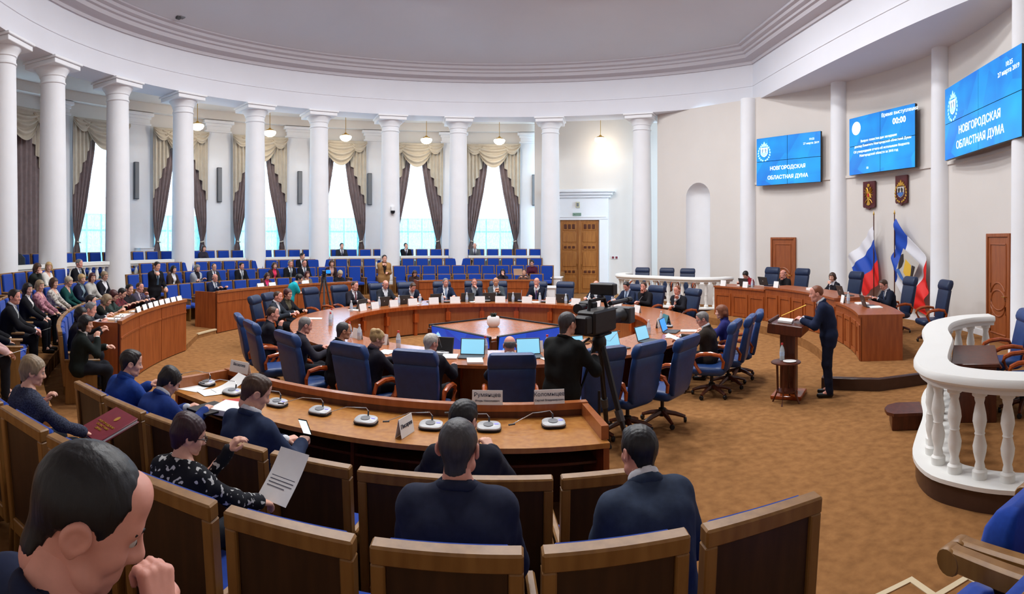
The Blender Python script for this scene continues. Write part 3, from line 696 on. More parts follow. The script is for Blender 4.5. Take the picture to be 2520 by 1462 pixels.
# ================================================================== EXECUTIVE CHAIRS
def rrect(w_, t_, n=4, rr=0.5):
    """rounded rectangle ring half sizes w_,t_ in local x,y"""
    out = []; r_ = min(w_, t_) * rr
    for (cx, cy, a0) in ((w_ - r_, t_ - r_, 0), (-w_ + r_, t_ - r_, 90), (-w_ + r_, -t_ + r_, 180), (w_ - r_, -t_ + r_, 270)):
        for j in range(n): a = rad(a0 + 90 * j / (n - 1)); out.append((cx + r_ * math.cos(a), cy + r_ * math.sin(a)))
    return out
def exec_chair_parts(leather, tall=1.2):
    prof = [(0.44, 0.01, 0.2, 0.045), (0.5, 0.0, 0.235, 0.055), (0.62, -0.02, 0.25, 0.06), (0.75, -0.045, 0.262, 0.055), (0.88, -0.075, 0.268, 0.05), (0.985, -0.1, 0.27, 0.048),
            (1.0, -0.1, 0.266, 0.04), (1.015, -0.1, 0.27, 0.055), (1.06, -0.11, 0.275, 0.075), (1.12, -0.13, 0.268, 0.075), (1.165, -0.145, 0.25, 0.055), (1.18, -0.15, 0.22, 0.025)]
    k = (tall - 0.44) / 0.74
    secs = [[(x, y0 + y, 0.44 + (z - 0.44) * k) for (x, y) in rrect(w_, t_)] for (z, y0, w_, t_) in prof]
    back = MB().loft(secs)
    ss = [[(x, 0.27 + y, z) for (x, y) in rrect(w_, d_, 4, 0.3)] for (z, w_, d_) in ((0.36, 0.22, 0.22), (0.39, 0.26, 0.26), (0.45, 0.27, 0.27), (0.485, 0.25, 0.25), (0.495, 0.2, 0.2))]
    seat_ = MB().loft(ss)
    arms = []
    for s in (-1, 1):
        x = 0.3 * s
        pts = [(x * 0.93, 0.02, 0.5), (x, 0.0, 0.6), (x, 0.05, 0.69), (x, 0.2, 0.715), (x, 0.36, 0.7), (x, 0.45, 0.66), (x, 0.47, 0.6), (x * 0.98, 0.42, 0.5), (x * 0.93, 0.36, 0.41)]
        arms.append(MB().tube(pts, [0.022, 0.026, 0.03, 0.034, 0.034, 0.032, 0.028, 0.026, 0.024], 8))
    legs = []
    for i in range(5):
        a = rad(90 + 72 * i); c, q = math.cos(a), math.sin(a)
        legs.append(MB().tube([(0.03 * c, 0.25 + 0.03 * q, 0.15), (0.18 * c, 0.25 + 0.18 * q, 0.12), (0.31 * c, 0.25 + 0.31 * q, 0.075)], [0.034, 0.03, 0.022], 6))
    cas = [MB().lathe([(0.001, -0.018), (0.03, -0.018), (0.034, -0.012), (0.034, 0.012), (0.03, 0.018), (0.001, 0.018)], 10, M=T(0.31 * math.cos(rad(90 + 72 * i)), 0.25 + 0.31 * math.sin(rad(90 + 72 * i)), 0.036, rad(72 * i), PI / 2)) for i in range(5)]
    post = MB().lathe([(0.05, 0.1), (0.05, 0.2), (0.025, 0.21), (0.025, 0.37)], 10, (0, 0.25, 0))
    out = [('backrest', back.mesh('backrest', leather, 50)), ('seat', seat_.mesh('seat', leather, 50)), ('column', post.mesh('column', M_BLACK))]
    out += [('armrest', a.mesh('armrest', M_ARM)) for a in arms] + [('leg', l.mesh('leg', M_DARKW)) for l in legs] + [('caster', l.mesh('caster', M_BLACK)) for l in cas]
    return out
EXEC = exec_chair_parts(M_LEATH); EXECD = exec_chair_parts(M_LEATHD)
def exec_chair(x, y, rz, label, group, parts=EXEC, z=0.0):
    c = thing('office_chair', label, 'chair', (x, y, z), rz, group)
    for n, me in parts: link(n, me, c)
    return c
def ring_chair(r, a, label, parts=EXEC, turn=0.0):
    x, y = rpol(r, a); return exec_chair(x, y, face_in(a) + turn, label, 'blue chairs around the ring table', parts)
NEARCH = [(219.5, 5.15, 'leftmost, under the balding man in a dark jacket', -0.1), (228.5, 5.2, 'second from the left of the ring', -0.1), (240.5, 5.25, 'behind the man with a grey crew cut', -0.15), (252.6, 5.3, 'under the blonde woman with a bun', -0.12),
          (262.0, 5.35, 'under the white-haired man, backed to the camera', -0.05), (273.5, 5.4, 'of the bald man, backed squarely to the camera', 0), (285.2, 5.3, 'half hidden behind the black tripod', 0.1), (291.6, 5.3, 'right of the tripod with tilted back', 0.25),
          (298.2, 5.3, 'third from the right on the near side', 0.3), (315.3, 5.1, 'under the man in the brown suit', 0.2), (322.5, 5.15, 'second from right, beyond the brown suit', 0.1), (329.5, 5.2, 'third beyond the brown suit, nearest the lectern', 0.1)]
for a, r, d, tn in NEARCH: ring_chair(r, a, 'blue leather high-back office chair ' + d, EXEC, tn)
FARCH = [(157.0, 'empty beside the teal shirt'), (145.5, 'of the man with striped tie'), (131.5, 'of the bald man at far left of the ring'), (121.5, 'of the man bending over his papers'), (109.5, 'of the grey-haired man facing the camera'),
         (99.0, 'of the man touching his cheek'), (90.8, 'of the bald man in a grey suit'), (77.6, 'of the bald man in a navy suit'), (68.5, 'empty tufted one on the far side'), (54.5, 'of the white-haired old man'),
         (44.0, 'of the dark-haired man looking down'), (36.0, 'of the young man covering his mouth'), (21.0, 'of the reddish-haired man on the right'), (176.5, 'of the woman with dark bob on the left'), (185.0, 'of the man behind the dark bob')]
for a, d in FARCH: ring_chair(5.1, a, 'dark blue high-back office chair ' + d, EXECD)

# ================================================================== CENTRAL DISPLAYS
def screen_mat(name, c, e, c2):
    m = bpy.data.materials.new(name); m.use_nodes = True; nt = m.node_tree; b = nt.nodes['Principled BSDF']; L = nt.links.new
    tc = nt.nodes.new('ShaderNodeTexCoord'); mp = nt.nodes.new('ShaderNodeMapping'); mp.inputs['Scale'].default_value = (1, 1, 1); v = nt.nodes.new('ShaderNodeTexVoronoi'); v.inputs['Scale'].default_value = 1.1
    g = nt.nodes.new('ShaderNodeTexNoise'); g.inputs['Scale'].default_value = 0.9; r = nt.nodes.new('ShaderNodeValToRGB'); mx = nt.nodes.new('ShaderNodeMix'); mx.data_type = 'FLOAT'; mx.inputs[0].default_value = 0.35
    r.color_ramp.elements[0].position = 0.3; r.color_ramp.elements[0].color = rgb(c); r.color_ramp.elements[1].position = 0.75; r.color_ramp.elements[1].color = rgb(c2)
    L(tc.outputs['Object'], mp.inputs[0]); L(mp.outputs[0], v.inputs[0]); L(mp.outputs[0], g.inputs[0]); L(g.outputs[0], mx.inputs[2]); L(v.outputs['Color'], mx.inputs[3]); L(mx.outputs[0], r.inputs[0])
    b.inputs['Base Color'].default_value = (0.01, 0.01, 0.02, 1); b.inputs['Roughness'].default_value = 0.25
    L(r.outputs[0], b.inputs['Emission Color']); b.inputs['Emission Strength'].default_value = e
    return m
M_SCR = screen_mat('blue_screen', (4, 104, 205), 1.15, (20, 172, 236))
M_SCRD = screen_mat('dark_blue_screen', (8, 56, 170), 0.9, (16, 88, 204))
M_LIT = mat('screen_white', (235, 245, 255), 0.5, emit=1.0)
M_LITB = mat('screen_pale_blue', (150, 205, 245), 0.5, emit=0.9)
M_LITG = mat('screen_grey', (120, 150, 170), 0.5, emit=0.6)
def crest(parent, M, s, mats, deep=0.004):
    """a shield under a crown inside a wreath, built from small raised pieces; s = height"""
    a, b, c, d = mats      # shield, dark charges, wreath, lower field
    sh = [(-0.2, 0.16), (0.2, 0.16), (0.2, -0.12), (0.12, -0.22), (0, -0.27), (-0.12, -0.22), (-0.2, -0.12)]
    obj('shield', MB().prism([(x * s, z * s) for x, z in sh], -deep), a, parent, M)
    obj('shield_foot', MB().prism([(x * s, z * s) for x, z in [(-0.18, -0.06), (0.18, -0.06), (0.17, -0.12), (0.1, -0.2), (0, -0.24), (-0.1, -0.2), (-0.17, -0.12)]], -deep, T(0, -deep, 0)), d, parent, M)
    for q in (-1, 1):
        obj('charge', MB().prism([(q * x * s, z * s) for x, z in [(0.03, 0.08), (0.08, 0.12), (0.14, 0.06), (0.12, -0.04), (0.16, -0.1), (0.07, -0.08), (0.05, 0.0)][::q]], -deep, T(0, -deep, 0)), b, parent, M)
        w_ = MB()
        for j in range(9):
            an = rad(-75 + 150 * j / 8); cx, cz = q * 0.33 * math.cos(an) * s, (-0.08 + 0.36 * math.sin(an)) * s
            w_.lathe([(0.001, -0.06 * s), (0.04 * s, -0.02 * s), (0.04 * s, 0.02 * s), (0.001, 0.06 * s)], 6, M=T(cx, -deep, cz, 0, 0, q * (an - 0.5)) @ Matrix.Diagonal((1, 0.15, 1, 1)))
        obj('wreath', w_, c, parent, M)
    cr = [(-0.13, 0.2), (-0.16, 0.36), (-0.08, 0.3), (0, 0.44), (0.08, 0.3), (0.16, 0.36), (0.13, 0.2)]
    obj('crown', MB().prism([(x * s, z * s) for x, z in cr], -deep), c, parent, M)
DA = 45.0
cd = thing('display_pedestal', 'square pedestal with wooden top and four outward blue screens inside the ring', 'display', (RC[0], RC[1], 0.0), rad(DA - 1.5))
hs = 0.99                                       # half side
obj('top_panel', MB().rbox(-hs, hs, -hs, hs, 0.58, 0.63, 0.01), M_RING, cd)
for i in range(4):
    R4 = Matrix.Rotation(PI / 2 * i, 4, 'Z'); Ms = R4 @ T(0, -hs - 0.02, 0.0) @ T(0, 0, 0.66) @ rtilt(0.12) @ T(0, 0, -0.66)
    obj('bezel', MB().rbox(-0.86, 0.98, -0.03, 0.03, 0.1, 0.66, 0.006, Ms), M_BLACK, cd)
    sc_ = obj('screen', MB().box(-0.84, 0.96, -0.036, -0.03, 0.12, 0.645, Ms), M_SCRD, cd)
    obj('base_panel', MB().rbox(-0.8, 0.8, -0.0, 0.03, 0.0, 0.14, 0.006, R4 @ T(0, -hs + 0.1, 0)), M_DARKW, cd)
    obj('corner_post', MB().rbox(-1.02, -0.87, -0.06, 0.06, 0.0, 0.58, 0.01, R4 @ T(0, -hs + 0.03, 0)), M_DARKW, cd)
    crest(sc_, Ms @ T(-0.62, -0.037, 0.42), 0.32, (M_LIT, M_LITG, M_LITB, M_LITB))
    text('10:25', 0.07, M_LITB, sc_, Ms @ T(0.5, -0.038, 0.36, 0, PI / 2)); text('27 марта 2019', 0.055, M_LITB, sc_, Ms @ T(0.5, -0.038, 0.28, 0, PI / 2))
fp = thing('flower_pot', 'round white pot with a dark plant on the wooden display top', 'pot', (RC[0] - 0.05, RC[1], 0.63))
obj('pot', MB().lathe([(0.001, 0), (0.09, 0), (0.13, 0.05), (0.14, 0.12), (0.125, 0.2), (0.11, 0.22), (0.1, 0.2), (0.001, 0.19)], 20), mat('white_ceramic', (236, 236, 236), 0.2), fp)
M_LEAF = mat('dark_leaf', (30, 44, 34), 0.6, var=0.3, scale=20)
for j in range(8):
    a = 2 * PI * j / 8; lf = MB().loft([[(0.02 * c1, 0.006 * c2, 0.0) for c1, c2 in ((1, 0), (0, 1), (-1, 0), (0, -1))], [(0.035 * c1, 0.008 * c2 + 0.03, 0.06) for c1, c2 in ((1, 0), (0, 1), (-1, 0), (0, -1))], [(0.004 * c1, 0.004 * c2 + 0.07, 0.1) for c1, c2 in ((1, 0), (0, 1), (-1, 0), (0, -1))]])
    obj('leaf', lf, M_LEAF, fp, T(0.025 * math.cos(a), 0.025 * math.sin(a), 0.19, a))
# ================================================================== VIDEO WALLS
def quad_frame(A, B, z0):
    """frame with local x from A to B (viewer's left to right), -y towards the viewer"""
    d = Vector((B[0] - A[0], B[1] - A[1], 0)); L_ = d.length; return Matrix.Translation((A[0], A[1], z0)) @ Matrix.Rotation(math.atan2(d.y, d.x), 4, 'Z'), L_
def video_wall(A, B, z0, h, label):
    M, L_ = quad_frame(A, B, z0)
    v = thing('video_wall', label, 'screen', M.translation, M.to_euler().z, 'video walls above the presidium')
    for i in (0, 1):
        for j in (0, 1):
            t_ = obj('display_tile', MB().rbox(L_ / 2 * i + 0.003, L_ / 2 * (i + 1) - 0.003, 0.0, 0.09, h / 2 * j + 0.003, h / 2 * (j + 1) - 0.003, 0.006), M_BLACK, v)
            s_ = obj('screen', MB().box(L_ / 2 * i + 0.008, L_ / 2 * (i + 1) - 0.008, -0.004, 0.0, h / 2 * j + 0.008, h / 2 * (j + 1) - 0.008), M_SCR, t_)
    obj('mount', MB().box(L_ * 0.2, L_ * 0.8, 0.09, 0.2, h * 0.25, h * 0.75), M_BLACK, v)
    return v, L_
def lines(v, rows, L_, m=None):
    for (s, size, fx, z, b) in rows: text(s, size, m or M_LIT, v, T(L_ * fx, -0.006, z, 0, PI / 2), bold=b)
for A, B, z0, h, lab in (((8.46, 5.78), (9.65, 3.44), 4.29, 1.64, 'leftmost and smallest-looking blue video wall with white crest and two lines of lettering'),
                         ((10.08, -1.85), (8.70, -5.42), 4.42, 1.79, 'largest-looking blue video wall at the upper right edge')):
    v, L_ = video_wall(A, B, z0, h, lab)
    crest(v, T(L_ * 0.13, -0.006, h * 0.72), h * 0.46, (M_LIT, M_LITG, M_LITB, M_LITB))
    lines(v, [('НОВГОРОДСКАЯ', 0.066 * L_, 0.5, h * 0.34, 0.003), ('ОБЛАСТНАЯ ДУМА', 0.066 * L_, 0.5, h * 0.15, 0.003), ('10:25', 0.036 * L_, 0.87, h * 0.86, 0), ('27 марта 2019', 0.036 * L_, 0.86, h * 0.78, 0)], L_)
v, L_ = video_wall((9.99, 2.30), (10.24, -0.51), 4.4, 1.74, 'middle blue video wall with a white disc and a 00:00 timer')
obj('disc', MB().lathe([(0.001, 0), (0.2, 0), (0.2, 0.004), (0.001, 0.004)], 28, M=T(L_ * 0.12, -0.004, 1.4, 0, PI / 2)), M_LIT, v)
lines(v, [('Время выступления', 0.15, 0.78, 1.6, 0), ('00:00', 0.24, 0.78, 1.36, 0.006), ('Вопрос повестки дня заседания', 0.1, 0.47, 0.98, 0), ('доклад Комитета Новгородской областной Думы', 0.1, 0.52, 0.84, 0),
          ('Об утверждении отчета об исполнении бюджета', 0.1, 0.5, 0.68, 0), ('Новгородской области за 2018 год', 0.1, 0.47, 0.55, 0), ('10', 0.1, 0.3, 0.16, 0)], L_)

# ================================================================== COATS OF ARMS
M_GOLD = mat('gilt', (206, 158, 64), 0.35, metal=0.6, var=0.2, scale=30)
M_CRIM = mat('maroon_lacquer', (84, 26, 30), 0.35, var=0.2, scale=8)
M_REDF = mat('red_enamel', (190, 40, 36), 0.4); M_BLUEF = mat('blue_enamel', (70, 110, 180), 0.4); M_PALE = mat('pale_enamel', (196, 190, 182), 0.4); M_BEAR = mat('dark_enamel', (52, 42, 40), 0.5)
BOARD = [(-0.25, 0.42), (0.25, 0.42), (0.25, -0.33), (0.22, -0.37), (0.06, -0.38), (0, -0.44), (-0.06, -0.38), (-0.22, -0.37), (-0.25, -0.33)]
for i, (t, z) in enumerate(((9.2, 3.77), (1.6, 3.84))):
    x, y = pol(10.46, t)
    b = thing('coat_of_arms', ['maroon shield board with a gilt double-headed eagle', 'maroon shield board with a wreathed silver and blue crest'][i], 'emblem', (x, y, z), rad(t) - PI / 2, 'shield boards on the presidium wall')
    obj('board', MB().prism(BOARD, -0.06), M_CRIM, b)
    Mb = T(0, -0.062, 0)
    if i == 0:
        obj('body', MB().prism([(-0.05, 0.1), (0.05, 0.1), (0.07, -0.05), (0.03, -0.16), (0.08, -0.28), (0, -0.31), (-0.08, -0.28), (-0.03, -0.16), (-0.07, -0.05)], -0.02), M_GOLD, b, Mb)
        for q in (-1, 1):
            wg = MB()
            for j in range(5):
                an = rad(65 - 32 * j); wg.tube([(q * 0.05, 0, 0.06), (q * (0.06 + 0.13 * math.cos(an)), -0.015, 0.08 + 0.19 * math.sin(an))], [0.03, 0.016], 6, 0.5)
            obj('wing', wg, M_GOLD, b, Mb)
            obj('head', MB().tube([(q * 0.02, 0, 0.08), (q * 0.045, -0.01, 0.18), (q * 0.07, -0.012, 0.22), (q * 0.105, -0.012, 0.2)], [0.025, 0.022, 0.024, 0.008], 6), M_GOLD, b, Mb)
            obj('claw', MB().tube([(q * 0.04, 0, -0.12), (q * 0.12, -0.01, -0.18), (q * 0.15, -0.01, -0.24)], [0.02, 0.014, 0.01], 6), M_GOLD, b, Mb)
        obj('crown', MB().prism([(-0.04, 0.25), (-0.055, 0.32), (0, 0.35), (0.055, 0.32), (0.04, 0.25)], -0.02), M_GOLD, b, Mb)
        obj('heart_shield', MB().prism([(-0.035, 0.05), (0.035, 0.05), (0.035, -0.03), (0, -0.06), (-0.035, -0.03)], -0.03), M_REDF, b, Mb)
    else:
        crest(b, Mb @ T(0, 0, -0.02), 0.72, (M_PALE, M_BEAR, M_GOLD, M_BLUEF), 0.015)

# ================================================================== FLAGS
def wall_flag(rows, bands, label, pole_t, pole_z0, pole_z1, group=None):
    """rows: list of (u, [(theta,z) at v=0, (theta,z) at v=1]); bands: [(u_end, material)]"""
    f = thing('flag', label, 'flag', pol(10.3, pole_t) + (0.2,), 0, 'flags on the presidium wall'); inv = Matrix.Translation(-Vector(pol(10.3, pole_t) + (0.2,)))
    lo = 0.0
    for (ue, m) in bands:
        def fn(u, v, lo=lo, ue=ue):
            uu = lo + (ue - lo) * u
            for (a, ra), (b, rb) in zip(rows, rows[1:]):
                if uu <= b + 1e-9:
                    k_ = (uu - a) / (b - a); p = [lerp(ra[i][0], rb[i][0], k_) for i in (0, 1)]; z = [lerp(ra[i][1], rb[i][1], k_) for i in (0, 1)]; break
            th = lerp(p[0], p[1], v); zz = lerp(z[0], z[1], v) - 0.06 * math.sin(PI * v) * (1 - 0.5 * uu)
            r_ = 10.3 - 0.05 - 0.05 * math.sin(v * 9 + uu * 3) - 0.035 * math.sin(v * 17 + uu * 7)
            return pol(r_, th) + (zz,)
        obj('stripe', MB().grid(fn, 10, 30, 0.01), m, f, inv, smooth=80); lo = ue
    x, y = pol(10.22, pole_t)
    obj('pole', MB().tube([(x, y, pole_z0), (x, y, pole_z1)], 0.016, 8), M_DARKW, f, inv)
    obj('finial', MB().lathe([(0.001, 0.14), (0.02, 0.06), (0.028, 0.03), (0.014, 0.0)], 8, (x, y, pole_z1)), M_BRASS, f, inv)
    obj('stand', MB().lathe([(0.16, 0.0), (0.16, 0.03), (0.03, 0.06), (0.03, 0.1)], 14, (x, y, 0.2)), M_DARKW, f, inv)
    return f, inv
M_FW = mat('flag_white', (226, 226, 232), 0.6); M_FB = mat('flag_blue', (22, 72, 178), 0.6); M_FR = mat('flag_red', (226, 34, 30), 0.6)
wall_flag([(0, [(7.09, 2.85), (13.33, 1.91)]), (1, [(5.73, 1.25), (9.79, 0.66)])], [(0.26, M_FW), (0.63, M_FB), (1.0, M_FR)], 'white, blue and red flag draped left of its pole', 7.0, 0.3, 3.15)
f2, inv2 = wall_flag([(0, [(1.83, 3.03), (2.61, 1.77)]), (0.33, [(-1.04, 2.58), (2.22, 1.28)]), (0.67, [(-5.75, 2.0), (-0.94, 0.62)]), (1, [(-5.75, 1.25), (-5.3, 0.42)])],
                     [(0.36, M_FB), (0.72, M_FW), (1.0, M_FR)], 'blue, white and red flag with a crest draped right of its pole', 2.0, 0.3, 3.15)
def patch(pts, m, r, nm):
    """flat cloth patch from (theta, z) points"""
    c = MB(); q = [Vector(pol(r, t) + (z,)) for t, z in pts]; q2 = [Vector(pol(r + 0.012, t) + (z,)) for t, z in pts]; n = len(q)
    c.add(q + q2, [tuple(range(n)), tuple(range(2 * n - 1, n - 1, -1))] + [(j, j + n, (j + 1) % n + n, (j + 1) % n) for j in range(n)])
    return obj(nm, c, m, f2, inv2)
patch([(-0.9, 2.2), (-4.9, 1.8), (-2.9, 1.3), (-1.6, 1.22), (0.9, 1.6)], M_PALE, 10.11, 'crest_field')
patch([(-1.6, 1.9), (-2.9, 1.75), (-3.0, 1.5), (-2.1, 1.35), (-1.0, 1.55)], mat('flag_yellow', (226, 180, 60), 0.6), 10.09, 'crest_throne')
patch([(-0.5, 2.02), (-1.0, 2.05), (-1.1, 1.85), (-0.6, 1.7), (0.2, 1.62), (0.1, 1.8)], M_BEAR, 10.085, 'crest_bear')
patch([(-3.2, 1.75), (-3.9, 1.72), (-3.4, 1.5), (-3.0, 1.3), (-2.5, 1.32), (-2.9, 1.5)], M_BEAR, 10.085, 'crest_bear')
patch([(0.85, 1.6), (0.2, 1.65), (-1.5, 1.3), (-1.6, 1.22), (-0.2, 1.4)], M_BLUEF, 10.085, 'crest_water')

# ================================================================== PRESIDIUM
def pres_desk(t0, t1, zt, label):
    r0, dp = 7.2, 0.85; tm = (t0 + t1) / 2; px, py = pol(r0 + dp / 2, tm)
    d = thing('presidium_desk', label, 'desk', (px, py, 0.2), 0, 'presidium desks'); inv = Matrix.Translation((-px, -py, -0.2))
    obj('front', MB().arcbox(r0 + 0.02, r0 + 0.05, t0, t1, 0.2, zt - 0.05), M_DESK, d, inv, smooth=25)
    obj('worktop', MB().arcbox(r0 - 0.02, r0 + dp, t0, t1, zt - 0.05, zt), M_DESK, d, inv, smooth=25)
    n = max(2, int(round((t1 - t0) / 5))); st = (t1 - t0) / n
    for i in range(n):
        a, b = t0 + st * i + 0.3, t0 + st * (i + 1) - 0.3
        p = obj('front_panel', MB().arcbox(r0 + 0.012, r0 + 0.03, a + 0.5, b - 0.5, 0.32, zt - 0.3, 4), M_DESK, d, inv, smooth=25)
        fr = MB().arcbox(r0 - 0.004, r0 + 0.03, a, b, 0.22, 0.3, 4).arcbox(r0 - 0.004, r0 + 0.03, a, b, zt - 0.28, zt - 0.2, 4).arcbox(r0 - 0.004, r0 + 0.03, a, a + 0.5, 0.3, zt - 0.28, 2).arcbox(r0 - 0.004, r0 + 0.03, b - 0.5, b, 0.3, zt - 0.28, 2)
        obj('panel_frame', fr, M_DESK, p)
    for t in (t0, t1 - 0.3): obj('side_panel', MB().arcbox(r0 + 0.03, r0 + dp - 0.04, t, t + 0.3, 0.2, zt - 0.05, 2), M_DESK, d, inv)
pres_desk(15.6, 31.5, 1.06, 'left section of the brown presidium desk by the far balustrade')
pres_desk(-12.0, 15.5, 1.14, 'raised middle section of the brown presidium desk')
pres_desk(-30.0, -12.1, 1.06, 'right section of the brown presidium desk behind the speaker')
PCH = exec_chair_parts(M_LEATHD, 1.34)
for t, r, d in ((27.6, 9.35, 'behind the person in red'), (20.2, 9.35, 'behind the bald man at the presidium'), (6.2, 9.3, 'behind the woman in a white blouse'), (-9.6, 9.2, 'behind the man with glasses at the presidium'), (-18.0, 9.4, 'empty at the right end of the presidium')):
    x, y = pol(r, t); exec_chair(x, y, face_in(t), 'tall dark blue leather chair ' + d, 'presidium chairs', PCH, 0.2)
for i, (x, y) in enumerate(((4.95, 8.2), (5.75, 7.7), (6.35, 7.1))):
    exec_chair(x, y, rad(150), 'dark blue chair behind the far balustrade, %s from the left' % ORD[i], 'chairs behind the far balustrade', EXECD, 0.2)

# lectern, side table, step
Rz = math.atan2(-(-0.3 + 4.4), -(-0.1 - 4.4)) + PI
lx, ly = 4.40, -4.30; dirc = Vector((-0.1 - 4.9, -0.3 + 4.45)); lrz = math.atan2(dirc.y, dirc.x) - PI / 2
lc = thing('lectern', 'brown wooden lectern with papers and a thin microphone', 'lectern', (lx, ly, 0), lrz)
Mt = T(0, 0, 1.1) @ rtilt(0.1)
obj('reading_top', MB().rbox(-0.33, 0.33, -0.27, 0.27, -0.1, 0.06, 0.012, Mt), M_DARKW, lc)
obj('ledge', MB().rbox(-0.33, 0.33, 0.24, 0.27, 0.06, 0.1, 0.006, Mt), M_DARKW, lc)
obj('column', MB().rbox(-0.12, 0.12, -0.12, 0.12, 0.06, 1.05, 0.01), M_DARKW, lc)
obj('base', MB().rbox(-0.26, 0.26, -0.24, 0.24, 0.0, 0.06, 0.012), M_ARM, lc)
obj('microphone', MB().tube([(0.1, 0.16, 1.17), (0.1, 0.14, 1.24), (0.08, -0.12, 1.36), (0.07, -0.26, 1.42)], [0.006, 0.006, 0.006, 0.012], 6), M_BRASS, lc)
def paper_stack(name, label, x, y, z, rz, w_=0.21, d_=0.297, h=0.02, group=None, tilt=0.0):
    p = tag(obj(name, MB().rbox(-w_ / 2, w_ / 2, -d_ / 2, d_ / 2, 0, h, 0.002), M_PAPER, None, T(x, y, z, rz, tilt)), label, 'papers', group)
    return p
ML = lc.matrix_basis if False else T(lx, ly, 0, lrz)
q = ML @ Mt @ Vector((-0.05, 0.05, 0.064)); paper_stack('document_stack', 'thick stack of white papers on the lectern', q.x, q.y, q.z, lrz + 0.1, 0.3, 0.22, 0.035, None, 0.1)
tb = thing('round_table', 'small round dark wooden side table before the lectern', 'table', (4.18, -4.62, 0))
obj('tabletop', MB().lathe([(0.001, 0.595), (0.2, 0.595), (0.225, 0.605), (0.225, 0.62), (0.2, 0.63), (0.001, 0.63)], 28), M_DARKW, tb)
for i in range(4):
    a = rad(45 + 90 * i); c, s = math.cos(a), math.sin(a)
    obj('leg', MB().tube([(0.14 * c, 0.14 * s, 0.6), (0.13 * c, 0.13 * s, 0.18), (0.21 * c, 0.21 * s, 0.0)], [0.018, 0.016, 0.014], 6), M_DARKW, tb)
obj('lower_shelf', MB().lathe([(0.001, 0.17), (0.15, 0.17), (0.15, 0.19), (0.001, 0.19)], 20), M_DARKW, tb)
M_BOT = mat('clear_bottle', (214, 224, 230), 0.08, spec=0.6, alpha=0.55)
M_CAPR = mat('red_bottle_cap', (206, 70, 70), 0.5); M_CAPW = mat('white_bottle_cap', (230, 230, 235), 0.5); M_LAB = mat('bottle_label', (180, 200, 226), 0.6)
BOTP = [('body', MB().lathe([(0.001, 0), (0.03, 0.0), (0.033, 0.01), (0.033, 0.06), (0.03, 0.075), (0.033, 0.09), (0.033, 0.13), (0.022, 0.17), (0.013, 0.19), (0.013, 0.205)], 12).mesh('body', M_BOT)),
        ('label', MB().lathe([(0.0335, 0.06), (0.0335, 0.11)], 12).mesh('label', M_LAB))]
CAPM = [MB().lathe([(0.015, 0.2), (0.016, 0.225), (0.001, 0.227)], 10).mesh('cap', m) for m in (M_CAPR, M_CAPW)]
def bottle(x, y, z, label, cap=0, group='water bottles'):
    b = thing('water_bottle', label, 'bottle', (x, y, z), 0, group); b.scale = (1.15, 1.15, 1.15)
    for n, me in BOTP: link(n, me, b)
    link('cap', CAPM[cap], b)
bottle(4.15, -4.55, 0.632, 'water bottle with red cap on the small round table')
tag(obj('paper_plate', MB().lathe([(0.001, 0.002), (0.07, 0.002), (0.1, 0.01), (0.1, 0.013), (0.07, 0.006), (0.001, 0.006)], 20), M_PAPER, None, T(4.2, -4.7, 0.631)), 'round white paper doily on the small round table', 'doily')
sb = thing('wooden_step', 'low dark wooden step beside the near balustrade', 'step', (4.72, -6.5, 0), rad(-33))
obj('tread', MB().loft([[(x, y, z) for x, y in ((0.02, 0.0), (0.42, 0.0), (0.42, 0.5), (0.1, 0.5), (-0.03, 0.4), (-0.08, 0.25), (-0.06, 0.08))] for z in (0.19, 0.23)]), M_DARKW, sb)
obj('base', MB().rbox(0.0, 0.42, 0.03, 0.46, 0.0, 0.19, 0.008), M_DARKW, sb)

# officials' box at the right
bd = thing('box_desk', 'dark brown desk behind the near balustrade', 'desk', (5.74, -6.98, 0.2), math.atan2(0.68, 0.7))
obj('worktop', MB().rbox(-0.62, 0.62, -0.3, 0.3, 0.68, 0.73, 0.01), M_DARKW, bd)
for s in (-1, 1): obj('side_panel', MB().rbox(s * 0.58 - 0.02, s * 0.58 + 0.02, -0.26, 0.26, 0, 0.68, 0.006), M_DARKW, bd)
obj('modesty_panel', MB().rbox(-0.56, 0.56, 0.2, 0.23, 0.05, 0.68, 0.006), M_DARKW, bd)
exec_chair(6.86, -6.82, rad(58), 'dark blue chair with wooden arms in the right-hand box, farther one', 'chairs in the right-hand box', EXEC, 0.2)
exec_chair(6.24, -7.72, rad(48), 'dark blue chair with wooden arms in the right-hand box, nearer one', 'chairs in the right-hand box', EXEC, 0.2)

